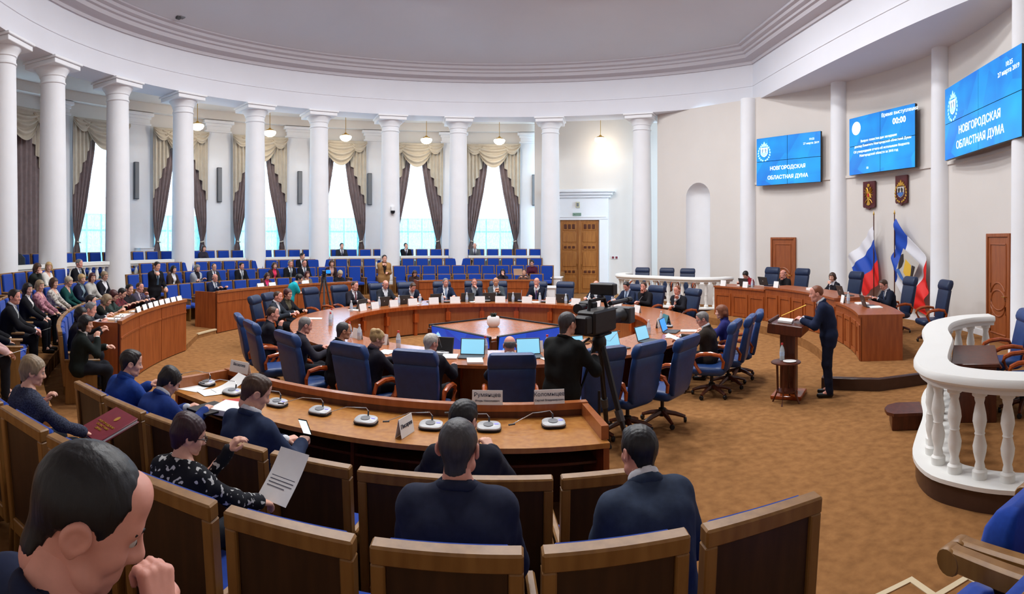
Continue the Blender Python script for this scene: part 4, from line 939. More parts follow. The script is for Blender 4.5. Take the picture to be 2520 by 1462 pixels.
# ================================================================== TIP-UP SEATS BESIDE THE CAMERA
def tip_up(r, t, z, label, dz=0.0, dy=0.0):
    x, y = pol(r, t); s = thing('tip_up_seat', label, 'seat', (x, y, z), face_in(t), 'tip-up seats at the lower right')
    cu = [[(x_, y_ + 0.2 + dy - 0.02 * k, zz + dz) for (x_, y_) in rrect(w_, t_)] for k, (zz, w_, t_) in enumerate(((0.34, 0.2, 0.06), (0.4, 0.23, 0.075), (0.54, 0.235, 0.08), (0.66, 0.22, 0.07), (0.72, 0.19, 0.05), (0.74, 0.14, 0.02)))]
    obj('tip_up_cushion', MB().loft(cu), M_SEATB, s, smooth=60)
    bk = [[(x_, y_ - 0.12 - 0.03 * k, zz) for (x_, y_) in rrect(w_, t_)] for k, (zz, w_, t_) in enumerate(((0.35, 0.2, 0.03), (0.4, 0.225, 0.045), (0.6, 0.23, 0.05), (0.74, 0.225, 0.045), (0.8, 0.2, 0.03)))]
    obj('back_cushion', MB().loft(bk), M_SEATB, s, smooth=60)
    obj('back_panel', MB().rbox(-0.26, 0.26, -0.3, -0.275, 0.3, 0.84, 0.01), M_SEATW, s)
    for q in (-1, 1):
        xx = 0.285 * q
        a = obj('armrest', MB().rbox(xx - 0.03, xx + 0.03, -0.25, 0.26, 0.55, 0.64, 0.012), M_SEATW, s)
        obj('arm_end', MB().lathe([(0.001, -0.032), (0.05, -0.032), (0.055, -0.025), (0.055, 0.025), (0.05, 0.032), (0.001, 0.032)], 16, M=T(xx, 0.26, 0.585, PI / 2, PI / 2)), M_SEATW, a)
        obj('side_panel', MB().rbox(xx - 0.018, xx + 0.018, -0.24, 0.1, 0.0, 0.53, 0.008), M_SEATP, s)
tip_up(11.02, 281.3, TIER[2], 'blue tip-up seat with round-ended wooden arms at lower right, whole one')
tip_up(11.02, 284.7, TIER[2], 'blue tip-up seat at lower right cut off by the right edge')
tip_up(11.02, 277.9, TIER[2], 'blue tip-up seat at lower right cut off by the bottom edge', -0.11, -0.08)
# ================================================================== PEOPLE: bodies grown from blended round cones
f32 = np.float32
def V3(*a): return np.array(a, dtype=np.float64)
class Prim:
    def __init__(s, kind, **kw): s.kind = kind; s.__dict__.update(kw)
    def bbox(s):
        if s.kind == 'rc':
            lo = np.minimum(s.a - s.ra, s.b - s.rb); hi = np.maximum(s.a + s.ra, s.b + s.rb)
        elif s.kind == 'el':
            m = float(np.max(s.r)); lo, hi = s.c - m, s.c + m
        else:
            m = s.R + s.t; lo, hi = s.c - m, s.c + m
        return lo, hi
    def ev(s, X, Y, Z):
        if s.kind == 'rc':
            ba = s.b - s.a; L2 = float(ba @ ba) + 1e-12
            x, y, z = X - f32(s.a[0]), Y - f32(s.a[1]), Z - f32(s.a[2])
            h = np.clip((x * f32(ba[0]) + y * f32(ba[1]) + z * f32(ba[2])) / f32(L2), 0, 1)
            return np.sqrt((x - h * f32(ba[0])) ** 2 + (y - h * f32(ba[1])) ** 2 + (z - h * f32(ba[2])) ** 2) - (f32(s.ra) + h * f32(s.rb - s.ra))
        x, y, z = X - f32(s.c[0]), Y - f32(s.c[1]), Z - f32(s.c[2])
        if s.kind == 'el':
            if s.M is not None:
                m = s.M.astype(f32); x, y, z = m[0, 0] * x + m[1, 0] * y + m[2, 0] * z, m[0, 1] * x + m[1, 1] * y + m[2, 1] * z, m[0, 2] * x + m[1, 2] * y + m[2, 2] * z
            r = s.r.astype(f32); k0 = np.sqrt((x / r[0]) ** 2 + (y / r[1]) ** 2 + (z / r[2]) ** 2); k1 = np.sqrt((x / r[0] ** 2) ** 2 + (y / r[1] ** 2) ** 2 + (z / r[2] ** 2) ** 2) + f32(1e-6)
            return k0 * (k0 - 1) / k1
        n = s.n; h = x * f32(n[0]) + y * f32(n[1]) + z * f32(n[2]); q = np.sqrt(np.maximum(x * x + y * y + z * z - h * h, 0)) - f32(s.R)
        return np.sqrt(q * q + (h / f32(s.fl)) ** 2) - f32(s.t)
def rc(a, b, ra, rb=None): return Prim('rc', a=np.asarray(a, float), b=np.asarray(b, float), ra=ra, rb=ra if rb is None else rb)
def el(c, r, M=None): return Prim('el', c=np.asarray(c, float), r=np.asarray(r, float), M=M)
def torus(c, n, R, t, fl=1.0): n = np.asarray(n, float); return Prim('to', c=np.asarray(c, float), n=n / np.linalg.norm(n), R=R, t=t, fl=fl)
def surf(prims, vox, k=0.03, cuts=(), disp=None):
    """surface net of the smooth union of the prims; returns (verts, quads)"""
    bb = [p.bbox() for p in prims]; pad = k * 0.5 + 2.5 * vox
    lo = np.min([b[0] for b in bb], axis=0) - pad; hi = np.max([b[1] for b in bb], axis=0) + pad
    n = np.ceil((hi - lo) / vox).astype(int) + 1
    ax = [(lo[i] + vox * np.arange(n[i])).astype(f32) for i in range(3)]
    D = np.full(n, 9.0, f32)
    for p, (a, b) in zip(prims, bb):
        i0 = np.maximum(np.floor((a - k - vox * 2 - lo) / vox).astype(int), 0); i1 = np.minimum(np.ceil((b + k + vox * 2 - lo) / vox).astype(int) + 1, n)
        sl = tuple(slice(i0[j], i1[j]) for j in range(3))
        X, Y, Z = ax[0][sl[0]][:, None, None], ax[1][sl[1]][None, :, None], ax[2][sl[2]][None, None, :]
        d = p.ev(X, Y, Z); S = D[sl]
        h = np.maximum(f32(k) - np.abs(S - d), 0) / f32(k); D[sl] = np.minimum(S, d) - h * h * f32(k * 0.25)
    if cuts or disp:
        X, Y, Z = ax[0][:, None, None], ax[1][None, :, None], ax[2][None, None, :]
        if disp: D = D + disp(X, Y, Z)
        for c in cuts: D = np.maximum(D, -c(X, Y, Z))
    D[0] = D[-1] = 1; D[:, 0] = D[:, -1] = 1; D[:, :, 0] = D[:, :, -1] = 1
    ins = D < 0
    c8 = [ins[i:i + n[0] - 1, j:j + n[1] - 1, l:l + n[2] - 1] for i in (0, 1) for j in (0, 1) for l in (0, 1)]
    cnt = sum(c.astype(np.int8) for c in c8); act = (cnt > 0) & (cnt < 8)
    I = np.argwhere(act)
    if len(I) == 0: return np.zeros((0, 3)), np.zeros((0, 4), int)
    idx = np.full(act.shape, -1, np.int32); idx[act] = np.arange(len(I))
    val = np.stack([D[I[:, 0] + i, I[:, 1] + j, I[:, 2] + l] for i in (0, 1) for j in (0, 1) for l in (0, 1)], 1)
    off = np.array([(i, j, l) for i in (0, 1) for j in (0, 1) for l in (0, 1)], float)
    acc = np.zeros((len(I), 3)); num = np.zeros(len(I))
    for a, b in ((0, 1), (2, 3), (4, 5), (6, 7), (0, 2), (1, 3), (4, 6), (5, 7), (0, 4), (1, 5), (2, 6), (3, 7)):
        va, vb = val[:, a], val[:, b]; m = (va < 0) != (vb < 0)
        t = np.where(m, va / np.where(m, va - vb, 1), 0)
        acc += m[:, None] * (off[a] + t[:, None] * (off[b] - off[a])); num += m
    P = lo + (I + acc / num[:, None]) * vox
    Q = []
    for axn in range(3):
        s0 = [slice(1, -1)] * 3; s0[axn] = slice(0, -1); s1 = [slice(1, -1)] * 3; s1[axn] = slice(1, None)
        A, B = ins[tuple(s0)], ins[tuple(s1)]; E = np.argwhere(A != B)
        if len(E) == 0: continue
        o = np.ones(3, int); o[axn] = 0; e = E + o; u, v = (axn + 1) % 3, (axn + 2) % 3
        du = np.zeros(3, int); du[u] = 1; dv = np.zeros(3, int); dv[v] = 1
        q = np.stack([idx[tuple((e - du - dv).T)], idx[tuple((e - dv).T)], idx[tuple(e.T)], idx[tuple((e - du).T)]], 1)
        fl = ~A[tuple(E.T)]; q[fl] = q[fl][:, ::-1]; Q.append(q)
    Q = np.concatenate(Q); Q = Q[(Q >= 0).all(1)]
    return P, Q
def np_mesh(name, chunks, mats):
    """chunks: [(verts, quads, material index)]"""
    V = np.concatenate([c[0] for c in chunks]).astype(f32); fs = []; mi = []; o = 0
    for v, q, m in chunks: fs.append(q + o); mi.append(np.full(len(q), m, np.int32)); o += len(v)
    Fq = np.concatenate(fs).astype(np.int32); mi = np.concatenate(mi)
    me = bpy.data.meshes.new(name); me.vertices.add(len(V)); me.vertices.foreach_set('co', V.ravel())
    me.loops.add(Fq.size); me.loops.foreach_set('vertex_index', Fq.ravel()); me.polygons.add(len(Fq))
    me.polygons.foreach_set('loop_start', np.arange(0, Fq.size, 4, dtype=np.int32))
    for m in mats: me.materials.append(m)
    me.polygons.foreach_set('material_index', mi); me.update(calc_edges=True); me.shade_smooth(); return me
# ---------------------------------------------------------------- heads and hair, in head space (+y is the face)
_cache = {}
def head_mesh(sex, vox):
    key = ('h', sex, vox)
    if key in _cache: return _cache[key]
    f = sex == 'f'; jw = 0.85 if f else 1.0
    P = [el((0, -0.012, 0.03), (0.076, 0.096, 0.09)), rc((0, 0.02, 0.0), (0, 0.045, -0.068), 0.066, 0.043 * jw), rc((-0.034 * jw, 0.032, -0.076), (0.034 * jw, 0.032, -0.076), 0.034 * jw),
         el((0, 0.074, -0.098), (0.022 * jw, 0.018, 0.016)), rc((-0.034, 0.072, 0.032), (0.034, 0.072, 0.032), 0.016 if not f else 0.013),
         el((0.042, 0.056, -0.022), (0.024, 0.028, 0.026)), el((-0.042, 0.056, -0.022), (0.024, 0.028, 0.026)), el((0, 0.06, 0.07), (0.05, 0.03, 0.035))]
    v1, q1 = surf(P + [rc((0, 0.083, 0.02), (0, 0.108, -0.02), 0.009, 0.0125), el((0.011, 0.096, -0.027), (0.0085, 0.01, 0.007)), el((-0.011, 0.096, -0.027), (0.0085, 0.01, 0.007)),
                       rc((-0.018, 0.078, -0.053), (0.018, 0.078, -0.053), 0.009), rc((-0.013, 0.08, -0.066), (0.013, 0.08, -0.066), 0.0095),
                       rc((0, -0.02, -0.05), (0, -0.03, -0.1), 0.056 * (0.88 if f else 1), 0.054 * (0.88 if f else 1))], vox, 0.022,
                  cuts=[lambda X, Y, Z: np.sqrt((np.abs(X) - 0.032) ** 2 + (Y - 0.099) ** 2 + (Z - 0.011) ** 2) - 0.0185, lambda X, Y, Z: np.maximum(np.abs(X) - 0.02, np.maximum(np.abs(Z + 0.0595) - 0.0016, 0.08 - Y))])
    ev = max(vox * 0.8, 0.004); E = []
    for s in (-1, 1):
        R = np.array(Matrix.Rotation(s * 0.35, 3, 'Z') @ Matrix.Rotation(-0.15, 3, 'X'))
        E += [el((s * 0.08, -0.012, -0.004), (0.008, 0.02, 0.032), R), torus((s * 0.084, -0.012, -0.002), (s, 0.25, 0), 0.022, 0.006, 1.0), el((s * 0.08, -0.008, -0.03), (0.006, 0.008, 0.01))]
    v2, q2 = surf(E, ev, 0.008)
    _cache[key] = [(v1, q1), (v2, q2)]; return _cache[key]
def hair_mesh(style, vox):
    key = ('hair', style, vox)
    if key in _cache: return _cache[key]
    cr = lambda e, dz=0.0: el((0, -0.014, 0.032 + dz), (0.076 + e, 0.096 + e, 0.089 + e))
    prof = lambda pts: (lambda X, Y, Z: (Z - np.interp(Y, [p[0] for p in pts], [p[1] for p in pts]).astype(f32)) + 0 * X)
    strand = lambda a: (lambda X, Y, Z: a * np.sin(X * 230 + Y * 90) * np.sin(Y * 190 + Z * 60))
    disp = strand(0.0022); cuts = []; P = [cr(0.011)]; k = 0.02
    faceb = lambda y, z: (lambda X, Y, Z: np.maximum(y - Y, Z - z) + 0 * X)
    below = lambda z: (lambda X, Y, Z: Z - z + 0 * X + 0 * Y)
    if style == 'short': cuts = [prof([(-.13, -.092), (-.06, -.082), (-.034, .008), (.012, .022), (.018, -.012), (.036, 0), (.05, .05), (.072, .078), (.13, .085)])]; P = [cr(0.012), el((0, 0.03, 0.095), (0.06, 0.05, 0.03)), rc((0, -0.046, -0.01), (0, -0.038, -0.075), 0.053, 0.05)]
    elif style == 'crew': cuts = [prof([(-.13, -.112), (-.06, -.1), (-.036, -.005), (.012, .022), (.018, -.005), (.036, .01), (.05, .06), (.07, .09), (.13, .095)])]; P = [cr(0.006), rc((0, -0.046, -0.01), (0, -0.038, -0.09), 0.052, 0.05)]; disp = strand(0.0012)
    elif style == 'receding': cuts = [prof([(-.13, -.07), (-.06, -.06), (-.034, .012), (.012, .022), (.02, .03), (.035, .09), (.06, .108), (.13, .12)])]; P = [cr(0.008)]
    elif style == 'bald': cuts = [prof([(-.13, -.06), (-.06, -.055), (-.034, .012), (.012, .022), (.02, .05), (.04, .2), (.13, .2)]), lambda X, Y, Z: 0.052 - Z + 0 * X + 0 * Y]; P = [cr(0.004)]; disp = strand(0.001)
    elif style == 'pixie': cuts = [prof([(-.13, -.105), (-.05, -.1), (-.02, -.03), (.02, -.03), (.04, -.005), (.055, .045), (.08, .058), (.13, .06)])]; P = [cr(0.02), el((0, -0.05, 0.06), (0.085, 0.07, 0.07)), rc((0, -0.06, 0), (0, -0.05, -0.08), 0.06, 0.045)]
    elif style in ('bob', 'long', 'curly'):
        zb = {'bob': -0.12, 'long': -0.25, 'curly': -0.085}[style]
        P = [cr(0.022)] + [rc((s * 0.07, -0.012, 0.03), (s * 0.074, -0.005, zb + 0.04), 0.032, 0.034) for s in (-1, 1)] + [rc((0, -0.06, 0.03), (0, -0.072, zb + 0.05), 0.07, 0.06), rc((-0.045, -0.06, -0.03), (0.045, -0.06, -0.03), 0.06)]
        cuts = [faceb(0.03, -0.0), lambda X, Y, Z: np.maximum(np.maximum(0.052 - Y, Z - 0.062), np.abs(X) - 0.2), below(zb)]
        if style == 'curly': disp = lambda X, Y, Z: 0.007 * np.sin(X * 110) * np.sin(Y * 105 + 1) * np.sin(Z * 100)
    elif style == 'bun':
        cuts = [prof([(-.13, -.07), (-.05, -.07), (-.02, .0), (.02, -.005), (.04, .02), (.055, .06), (.13, .075)])]; P = [cr(0.016), el((0, -0.085, 0.085), (0.055, 0.05, 0.05)), el((0.045, -0.04, 0.115), (0.04, 0.04, 0.035))]
    elif style == 'puff':
        cuts = [prof([(-.13, -.1), (-.06, -.1), (-.03, -.015), (.015, .0), (.03, -.02), (.045, .03), (.07, .07), (.13, .08)])]; P = [cr(0.022), el((0, -0.045, 0.075), (0.09, 0.085, 0.075)), rc((0, -0.075, 0), (0, -0.06, -0.07), 0.06, 0.045)]
    r = surf(P, vox, k, cuts, disp); _cache[key] = r; return r
def sphere_chunk(c, r, M=None, n=8):
    v = [c + np.array((0, 0, r))]; 
    for i in range(1, n):
        for j in range(2 * n):
            a, b = PI * i / n, PI * j / n; v.append(c + r * np.array((math.sin(a) * math.cos(b), math.sin(a) * math.sin(b), math.cos(a))))
    v.append(c - np.array((0, 0, r))); m = 2 * n; q = []
    for i in range(n - 2):
        for j in range(m): a = 1 + i * m + j; b = 1 + i * m + (j + 1) % m; q.append((a, a + m, b + m, b))
    return np.array(v), np.array(q)
# ---------------------------------------------------------------- materials of people
def skin(t): return mat('skin_%s' % t, {'fair': (226, 172, 150), 'pink': (222, 156, 138), 'tan': (204, 144, 112), 'pale': (230, 186, 168)}[t], 0.5, var=0.1, scale=25, spec=0.35)
HAIRC = {'dark': (30, 24, 24), 'brown': (74, 50, 36), 'grey': (128, 124, 122), 'white': (196, 190, 180), 'blond': (190, 156, 104), 'burgundy': (52, 22, 32), 'red': (128, 72, 44), 'ash': (150, 128, 100), 'darkred': (74, 32, 32), 'black': (18, 17, 22), 'silverblond': (186, 172, 146), 'greyblack': (64, 62, 66)}
def hairm(c): return mat('hair_' + c, HAIRC[c], 0.45, var=0.35, scale=60, stretch=(1, 1, 0.15), bump=0.25, spec=0.4)
def cloth(c): return mat('cloth_%d_%d_%d' % c, c, 0.85, var=0.18, scale=30, bump=0.1, spec=0.2)
def floral(name, c, c2, sc=26): return mat(name, c, 0.8, c2=c2, scale=sc, detail=1.0, spec=0.2)
M_SHOE = mat('black_shoe', (18, 16, 16), 0.35); M_EYE = mat('eye', (40, 34, 32), 0.2); M_EYEW = mat('eye_white', (190, 180, 174), 0.3); M_LIP = mat('lip', (176, 92, 88), 0.5); M_SPEC = mat('glasses_frame', (30, 26, 28), 0.3)
def nrm(v): return v / (np.linalg.norm(v) + 1e-9)
def rotz(a): c, s = math.cos(a), math.sin(a); return np.array(((c, -s, 0), (s, c, 0), (0, 0, 1)))
def rotx(a): c, s = math.cos(a), math.sin(a); return np.array(((1, 0, 0), (0, c, -s), (0, s, c)))
def roty(a): c, s = math.cos(a), math.sin(a); return np.array(((c, 0, s), (0, 1, 0), (-s, 0, c)))
POSE = {}
LOD = {'near': (0.015, 0.005, 0.006), 'mid': (0.021, 0.009, 0.0095), 'far': (0.03, 0.0135, 0.0145)}
def hand_prims(wr, f, n, thumb, curl, sc=1.0, fat=0.0):
    """palm, four fingers of unequal length, thumb from the side of the palm. f: along the hand, n: palm normal, thumb: side vector of the thumb"""
    f = nrm(f); n = nrm(n - f * (n @ f)); t = nrm(thumb - f * (thumb @ f) - n * (thumb @ n)); P = []
    def bend(a): return nrm(f * math.cos(a) + n * math.sin(a))
    for i, (o, L) in enumerate(((0.028, 0.072), (0.009, 0.08), (-0.01, 0.075), (-0.028, 0.058))):
        o *= sc; L *= sc; b = wr + t * o * 0.55; kn = wr + f * 0.088 * sc * (1 - 0.05 * abs(i - 1)) + t * o
        P.append(rc(b, kn, 0.016 * sc + fat, 0.013 * sc + fat)); a = curl * 1.35 + 0.1; p = kn
        for j, fr in enumerate((0.45, 0.3, 0.25)):
            q = p + bend(a) * L * fr; P.append(rc(p, q, (0.0098 - 0.0009 * j) * sc + fat, (0.0092 - 0.001 * j) * sc + fat)); p = q; a += curl * 1.2 + 0.08
    tb = wr + f * 0.022 * sc + t * 0.024 * sc; td = nrm(t * 0.75 + f * 0.7 + n * (0.25 + 0.5 * curl)); t1 = tb + td * 0.042 * sc
    t2 = t1 + nrm(f * 0.85 + t * (0.3 - 0.5 * curl) + n * (0.2 + 0.5 * curl)) * 0.03 * sc; t3 = t2 + nrm(f * 0.9 - t * 0.3 * curl + n * 0.4 * curl) * 0.024 * sc
    return P + [rc(tb, t1, 0.015 * sc + fat, 0.0125 * sc + fat), rc(t1, t2, 0.0118 * sc + fat, 0.0108 * sc + fat), rc(t2, t3, 0.0105 * sc + fat, 0.0085 * sc + fat)]
def person(label, loc, rz, lod='far', sex='m', stand=False, lean=4, bend=6, twist=0, yaw=0, pitch=8, roll=0, hands=None, curl=(0.35, 0.35), palm=(None, None), H=1.0,
           wear='suit', top=(32, 36, 52), shirt=(222, 224, 230), tie=(60, 60, 84), legs=None, hair='short', hairc='brown', sk='fair', glasses=False, girth=1.0, group='seated people', sleeves=True, legpose=None, seat_h=0.46, neckf=0.0, feat=True, collar=True):
    vb, vh, vf = LOD[lod]; f = sex == 'f'; S = H
    hz = (0.925 if stand else seat_h + 0.075) / 1.0
    hip = V3(0, 0, hz * S if stand else hz)
    def dr(a): return V3(0, math.sin(rad(a)), math.cos(rad(a)))
    d1, d2, d3 = dr(lean), dr(lean + bend * 0.6), dr(lean + bend)
    waist = hip + d1 * 0.165 * S; chest = waist + d2 * 0.165 * S; nb = chest + d3 * 0.165 * S
    Rt = rotz(rad(twist)); sx = Rt @ V3(1, 0, 0); fw = nrm(np.cross(d3, sx)) * 1.0; fw = fw if fw[1] > -0.2 or abs(twist) > 80 else -fw
    shw = (0.143 if f else 0.163) * S * (0.5 + 0.5 * girth)
    sh = [nb - d3 * 0.07 * S - sx * shw, nb - d3 * 0.07 * S + sx * shw]          # 0 left, 1 right
    hd = dr(lean + bend + 8 + neckf + pitch * 0.25); hc = nb + Rt @ (hd * 0.165 * S) ; hc = nb + (hd * 0.155 * S)
    Rh = rotz(rad(twist * 0.6 + yaw)) @ roty(rad(roll)) @ rotx(-rad(pitch)) * (0.98 * S)
    # arms
    if hands is None: hands = [V3(-0.13, 0.36, hz + 0.07), V3(0.13, 0.36, hz + 0.07)] if not stand else [V3(-0.27, 0.05, 0.86 * S), V3(0.27, 0.05, 0.86 * S)]
    U, Fo = 0.285 * S, 0.25 * S; el_, wr_, hp_, hdirs = [], [], [], []
    for i in (0, 1):
        s = -1 if i == 0 else 1; tgt = np.asarray(hands[i], float); a = sh[i]; dv = tgt - a; L = min(np.linalg.norm(dv), (U + Fo) * 0.985); w = a + nrm(dv) * L
        ca = (U * U + L * L - Fo * Fo) / (2 * U * L); hint = nrm(V3(s * 0.55, -0.45, -0.7) if not stand else V3(s * 0.5, -0.8, -0.2)); u = nrm(dv); hint = nrm(hint - u * (hint @ u))
        e = a + u * U * ca + hint * U * math.sqrt(max(0, 1 - ca * ca)); el_.append(e); wr_.append(w)
        fd = nrm(w - e); pn = np.asarray(palm[i], float) if palm[i] is not None else V3(0, 0.15, -1)
        th = V3(-s, 0.3, 0.35); fat = 0.0 if lod == 'near' else (0.001 if lod == 'mid' else 0.004)
        hdirs.append((w, fd, pn, th)); hp_.append(hand_prims(w, fd, pn, th, curl[i], S * 0.98, fat))
    # legs
    if legpose is not None: lg = [[np.asarray(q, float) for q in l] for l in legpose]
    elif stand: lg = [[V3(s * 0.09, 0, hz) * S, V3(s * 0.1, 0.03, 0.5) * S, V3(s * 0.105, -0.01, 0.09) * S, V3(s * 0.12, 0.13, 0.035) * S] for s in (-1, 1)]
    else: lg = [[V3(s * 0.09, 0, hz), V3(s * 0.12, 0.42 * S, seat_h + 0.06), V3(s * 0.12, 0.43 * S, 0.09), V3(s * 0.13, 0.57 * S, 0.035)] for s in (-1, 1)]
    g = girth
    def torso(e):
        P = [rc(hip - sx * 0.07 * S, hip + sx * 0.07 * S, 0.108 * S * g + e), rc(waist - sx * 0.055 * S, waist + sx * 0.055 * S, (0.1 if f else 0.112) * S * g + e), rc(chest - sx * 0.075 * S, chest + sx * 0.075 * S, (0.1 if f else 0.112) * S * g + e),
             rc(sh[0] * 0.95 + sh[1] * 0.05 - d3 * 0.02, sh[1] * 0.95 + sh[0] * 0.05 - d3 * 0.02, 0.055 * S + e), rc(chest, nb - d3 * 0.03, 0.09 * S + e, 0.055 * S + e), rc(nb - d3 * 0.01, sh[0], 0.046 * S + e, 0.045 * S + e), rc(nb - d3 * 0.01, sh[1], 0.046 * S + e, 0.045 * S + e),
             rc(waist - sx * 0.05, chest - sx * 0.08 * S, 0.105 * S * g + e), rc(waist + sx * 0.05, chest + sx * 0.08 * S, 0.105 * S * g + e)]
        if f: P += [el(chest + fw * 0.085 * S + s * sx * 0.075 * S + d3 * 0.0, np.full(3, 0.062 * S + e)) for s in (-1, 1)]
        return P
    def armp(e, upto=1.0, start=0):
        P = []
        for i in (0, 1):
            w = el_[i] + (wr_[i] - el_[i]) * upto
            P += [rc(sh[i], el_[i], (0.053 if not f else 0.045) * S + e, (0.043 if not f else 0.037) * S + e), rc(el_[i], w, (0.043 if not f else 0.037) * S + e, (0.034 if upto > 0.6 else 0.038) * S + e)]
        return P
    def legp(e): 
        P = []
        for l in lg: P += [rc(l[0], l[1], 0.086 * S + e, 0.06 * S + e), rc(l[1], l[2] - V3(0, 0, 0.025 if e else 0), 0.058 * S + e, 0.042 * S + e)]
        return P
    # body: one continuous figure, with the finely meshed head and hands grown into it
    body = torso(0) + armp(-0.004) + legp(0) + [rc(l[2], l[3], 0.04, 0.03) for l in lg] + [rc(nb - d3 * 0.05, hc + Rh @ V3(0, -0.026, -0.07), 0.06 * S * (0.9 if f else 1), 0.054 * S * (0.9 if f else 1))]
    ch = [surf(body, vb * 1.4, 0.045) + (0,)]
    for v, q in head_mesh(sex, vh): ch.append((v @ Rh.T + hc, q, 0))
    for hp in hp_: ch.append(surf(hp, vf, 0.008) + (0,))
    root = link('person', np_mesh('person', ch, [skin(sk)])); root.location = loc; root.rotation_euler = (0, 0, rz); tag(root, label, 'person', group)
    def child(nm, chunks, mats): return link(nm, np_mesh(nm, chunks, mats if isinstance(mats, list) else [mats]), root)
    if hair: v, q = hair_mesh(hair, max(vh, 0.0065)); child('hair', [(v @ Rh.T + hc, q, 0)], hairm(hairc))
    if feat:
        n_ = 6 if lod != 'near' else 10; hb = hairm(hairc if hairc not in ('white', 'silverblond') else 'grey')
        for s in (-1, 1):
            v, q = sphere_chunk(V3(s * 0.032, 0.0775, 0.011), 0.0122, n=n_); v2, q2 = sphere_chunk(V3(s * 0.032, 0.0835, 0.0105), 0.0074, n=n_)
            child('eye', [(v @ Rh.T + hc, q, 0), (v2 @ Rh.T + hc, q2, 1)], [M_EYEW, M_EYE])
            v, q = surf([rc((s * 0.018, 0.0935, 0.03), (s * 0.05, 0.079, 0.031), 0.0045, 0.0035)], 0.004 if lod == 'near' else 0.006, 0.004)
            if len(v): child('eyebrow', [(v @ Rh.T + hc, q, 0)], hb)
        lp = surf([rc((-0.019, 0.0845, -0.054), (0.019, 0.0845, -0.054), 0.005), rc((-0.014, 0.0865, -0.064), (0.014, 0.0865, -0.064), 0.0055)], 0.0045 if lod == 'near' else 0.006, 0.004)
        if len(lp[0]): child('lips', [(lp[0] @ Rh.T + hc, lp[1], 0)], M_LIP)
    if glasses:
        gb = MB()
        for s in (-1, 1):
            gb.tube([hc + Rh @ V3(s * 0.034 + 0.024 * math.cos(2 * PI * j / 12), 0.105, 0.01 + 0.018 * math.sin(2 * PI * j / 12)) for j in range(13)], 0.0022, 5)
            gb.tube([hc + Rh @ V3(s * 0.058, 0.104, 0.014), hc + Rh @ V3(s * 0.083, 0.05, 0.014), hc + Rh @ V3(s * 0.086, -0.01, 0.006)], 0.0022, 5)
        gb.tube([hc + Rh @ V3(-0.01, 0.108, 0.014), hc + Rh @ V3(0.01, 0.108, 0.014)], 0.0022, 5); obj('glasses', gb, M_SPEC, root)
    # clothes
    fold = lambda X, Y, Z: f32(0.0045) * np.sin(X * 34 + Z * 21 + 2 * np.sin(Y * 23)) * np.sin(Z * 27 - Y * 31)
    e = 0.017
    nc = nb + fw * 0.022 * S
    nhole = (lambda r, up: (lambda X, Y, Z: np.sqrt((X - f32(nc[0] + up * d3[0])) ** 2 + (Y - f32(nc[1] + up * d3[1])) ** 2 + (Z - f32(nc[2] + up * d3[2])) ** 2) - r))
    def vee(depth, wd):
        c = nb.astype(f32); a, b, d_ = sx.astype(f32), fw.astype(f32), d3.astype(f32)
        def fn(X, Y, Z):
            x, y, z = X - c[0], Y - c[1], Z - c[2]; l = x * a[0] + y * a[1] + z * a[2]; fr = x * b[0] + y * b[1] + z * b[2]; dn = -(x * d_[0] + y * d_[1] + z * d_[2])
            return np.maximum(0.03 - fr, np.abs(l) - wd * (1 - np.clip(dn, -0.05, 9) / depth))
        return fn
    cuffs = 0.9 if sleeves else 0.12
    tm = top if not isinstance(top, tuple) else cloth(top)
    def arms_for(e_):
        if sleeves is True: return armp(e_, 0.93)
        P = []
        for i in (0, 1): P.append(rc(sh[i], sh[i] + (el_[i] - sh[i]) * 0.75, 0.055 * S + e_, 0.055 * S + e_))
        return P
    shp = []
    skirt = [rc(hip - sx * 0.08, hip + sx * 0.08, 0.122 * S * g)]
    if stand: skirt += [rc(hip - sx * 0.075 - V3(0, 0, 0.12), hip + sx * 0.075 - V3(0, 0, 0.12), 0.112 * S * g)]
    if wear in ('suit', 'cardigan', 'open'):
        dep = {'suit': 0.27, 'cardigan': 0.3, 'open': 0.42}[wear]
        child('jacket', [surf(torso(e) + arms_for(e) + shp + skirt, vb, 0.045, [nhole(0.064 * S, 0.055), vee(dep, 0.075 if wear != 'cardigan' else 0.09)], fold) + (0,)], tm)
        up = torso(0.004)[1:]
        if collar: child('shirt_collar', [surf([torus(nb + d3 * 0.034 + fw * 0.002, d3 + fw * 0.35, 0.066 * S, 0.011, 2.3)], min(vb, 0.012), 0.01) + (0,)], cloth(shirt))
        child('shirt', [surf(up, vb, 0.05) + (0,)], cloth(shirt))
        if tie is not None:
            tb_ = MB(); p0 = nb + fw * 0.082 * S + d3 * 0.0; p1 = chest + fw * 0.128 * S * g + d3 * 0.02; p2 = waist + fw * 0.134 * S * g
            tb_.tube([p0 + d3 * 0.012, p0 - d3 * 0.02, p1 * 0.5 + p0 * 0.5 + fw * 0.012, p1, p2], [0.02, 0.016, 0.022, 0.03, 0.036], 8, 0.35, up=tuple(fw)); obj('tie', tb_, cloth(tie), root)
        if lod == 'near' or lod == 'mid':
            child('jacket_collar', [surf([torus(nb + d3 * 0.006 + fw * 0.002, d3 + fw * 0.3, 0.079 * S, 0.014, 1.7)], min(vb, 0.012), 0.01, [vee(0.3, 0.07)]) + (0,)], tm)
        if sleeves is True and shirt:
            for i in (0, 1): child('shirt_cuff', [surf([rc(el_[i] + (wr_[i] - el_[i]) * 0.9, el_[i] + (wr_[i] - el_[i]) * 0.99, 0.041 * S)], max(vf, 0.009), 0.005) + (0,)], cloth(shirt))
    else:
        ring = [torus(nb + d3 * 0.02, d3 + fw * 0.3, 0.066 * S, 0.016)] if wear == 'sweater' else []
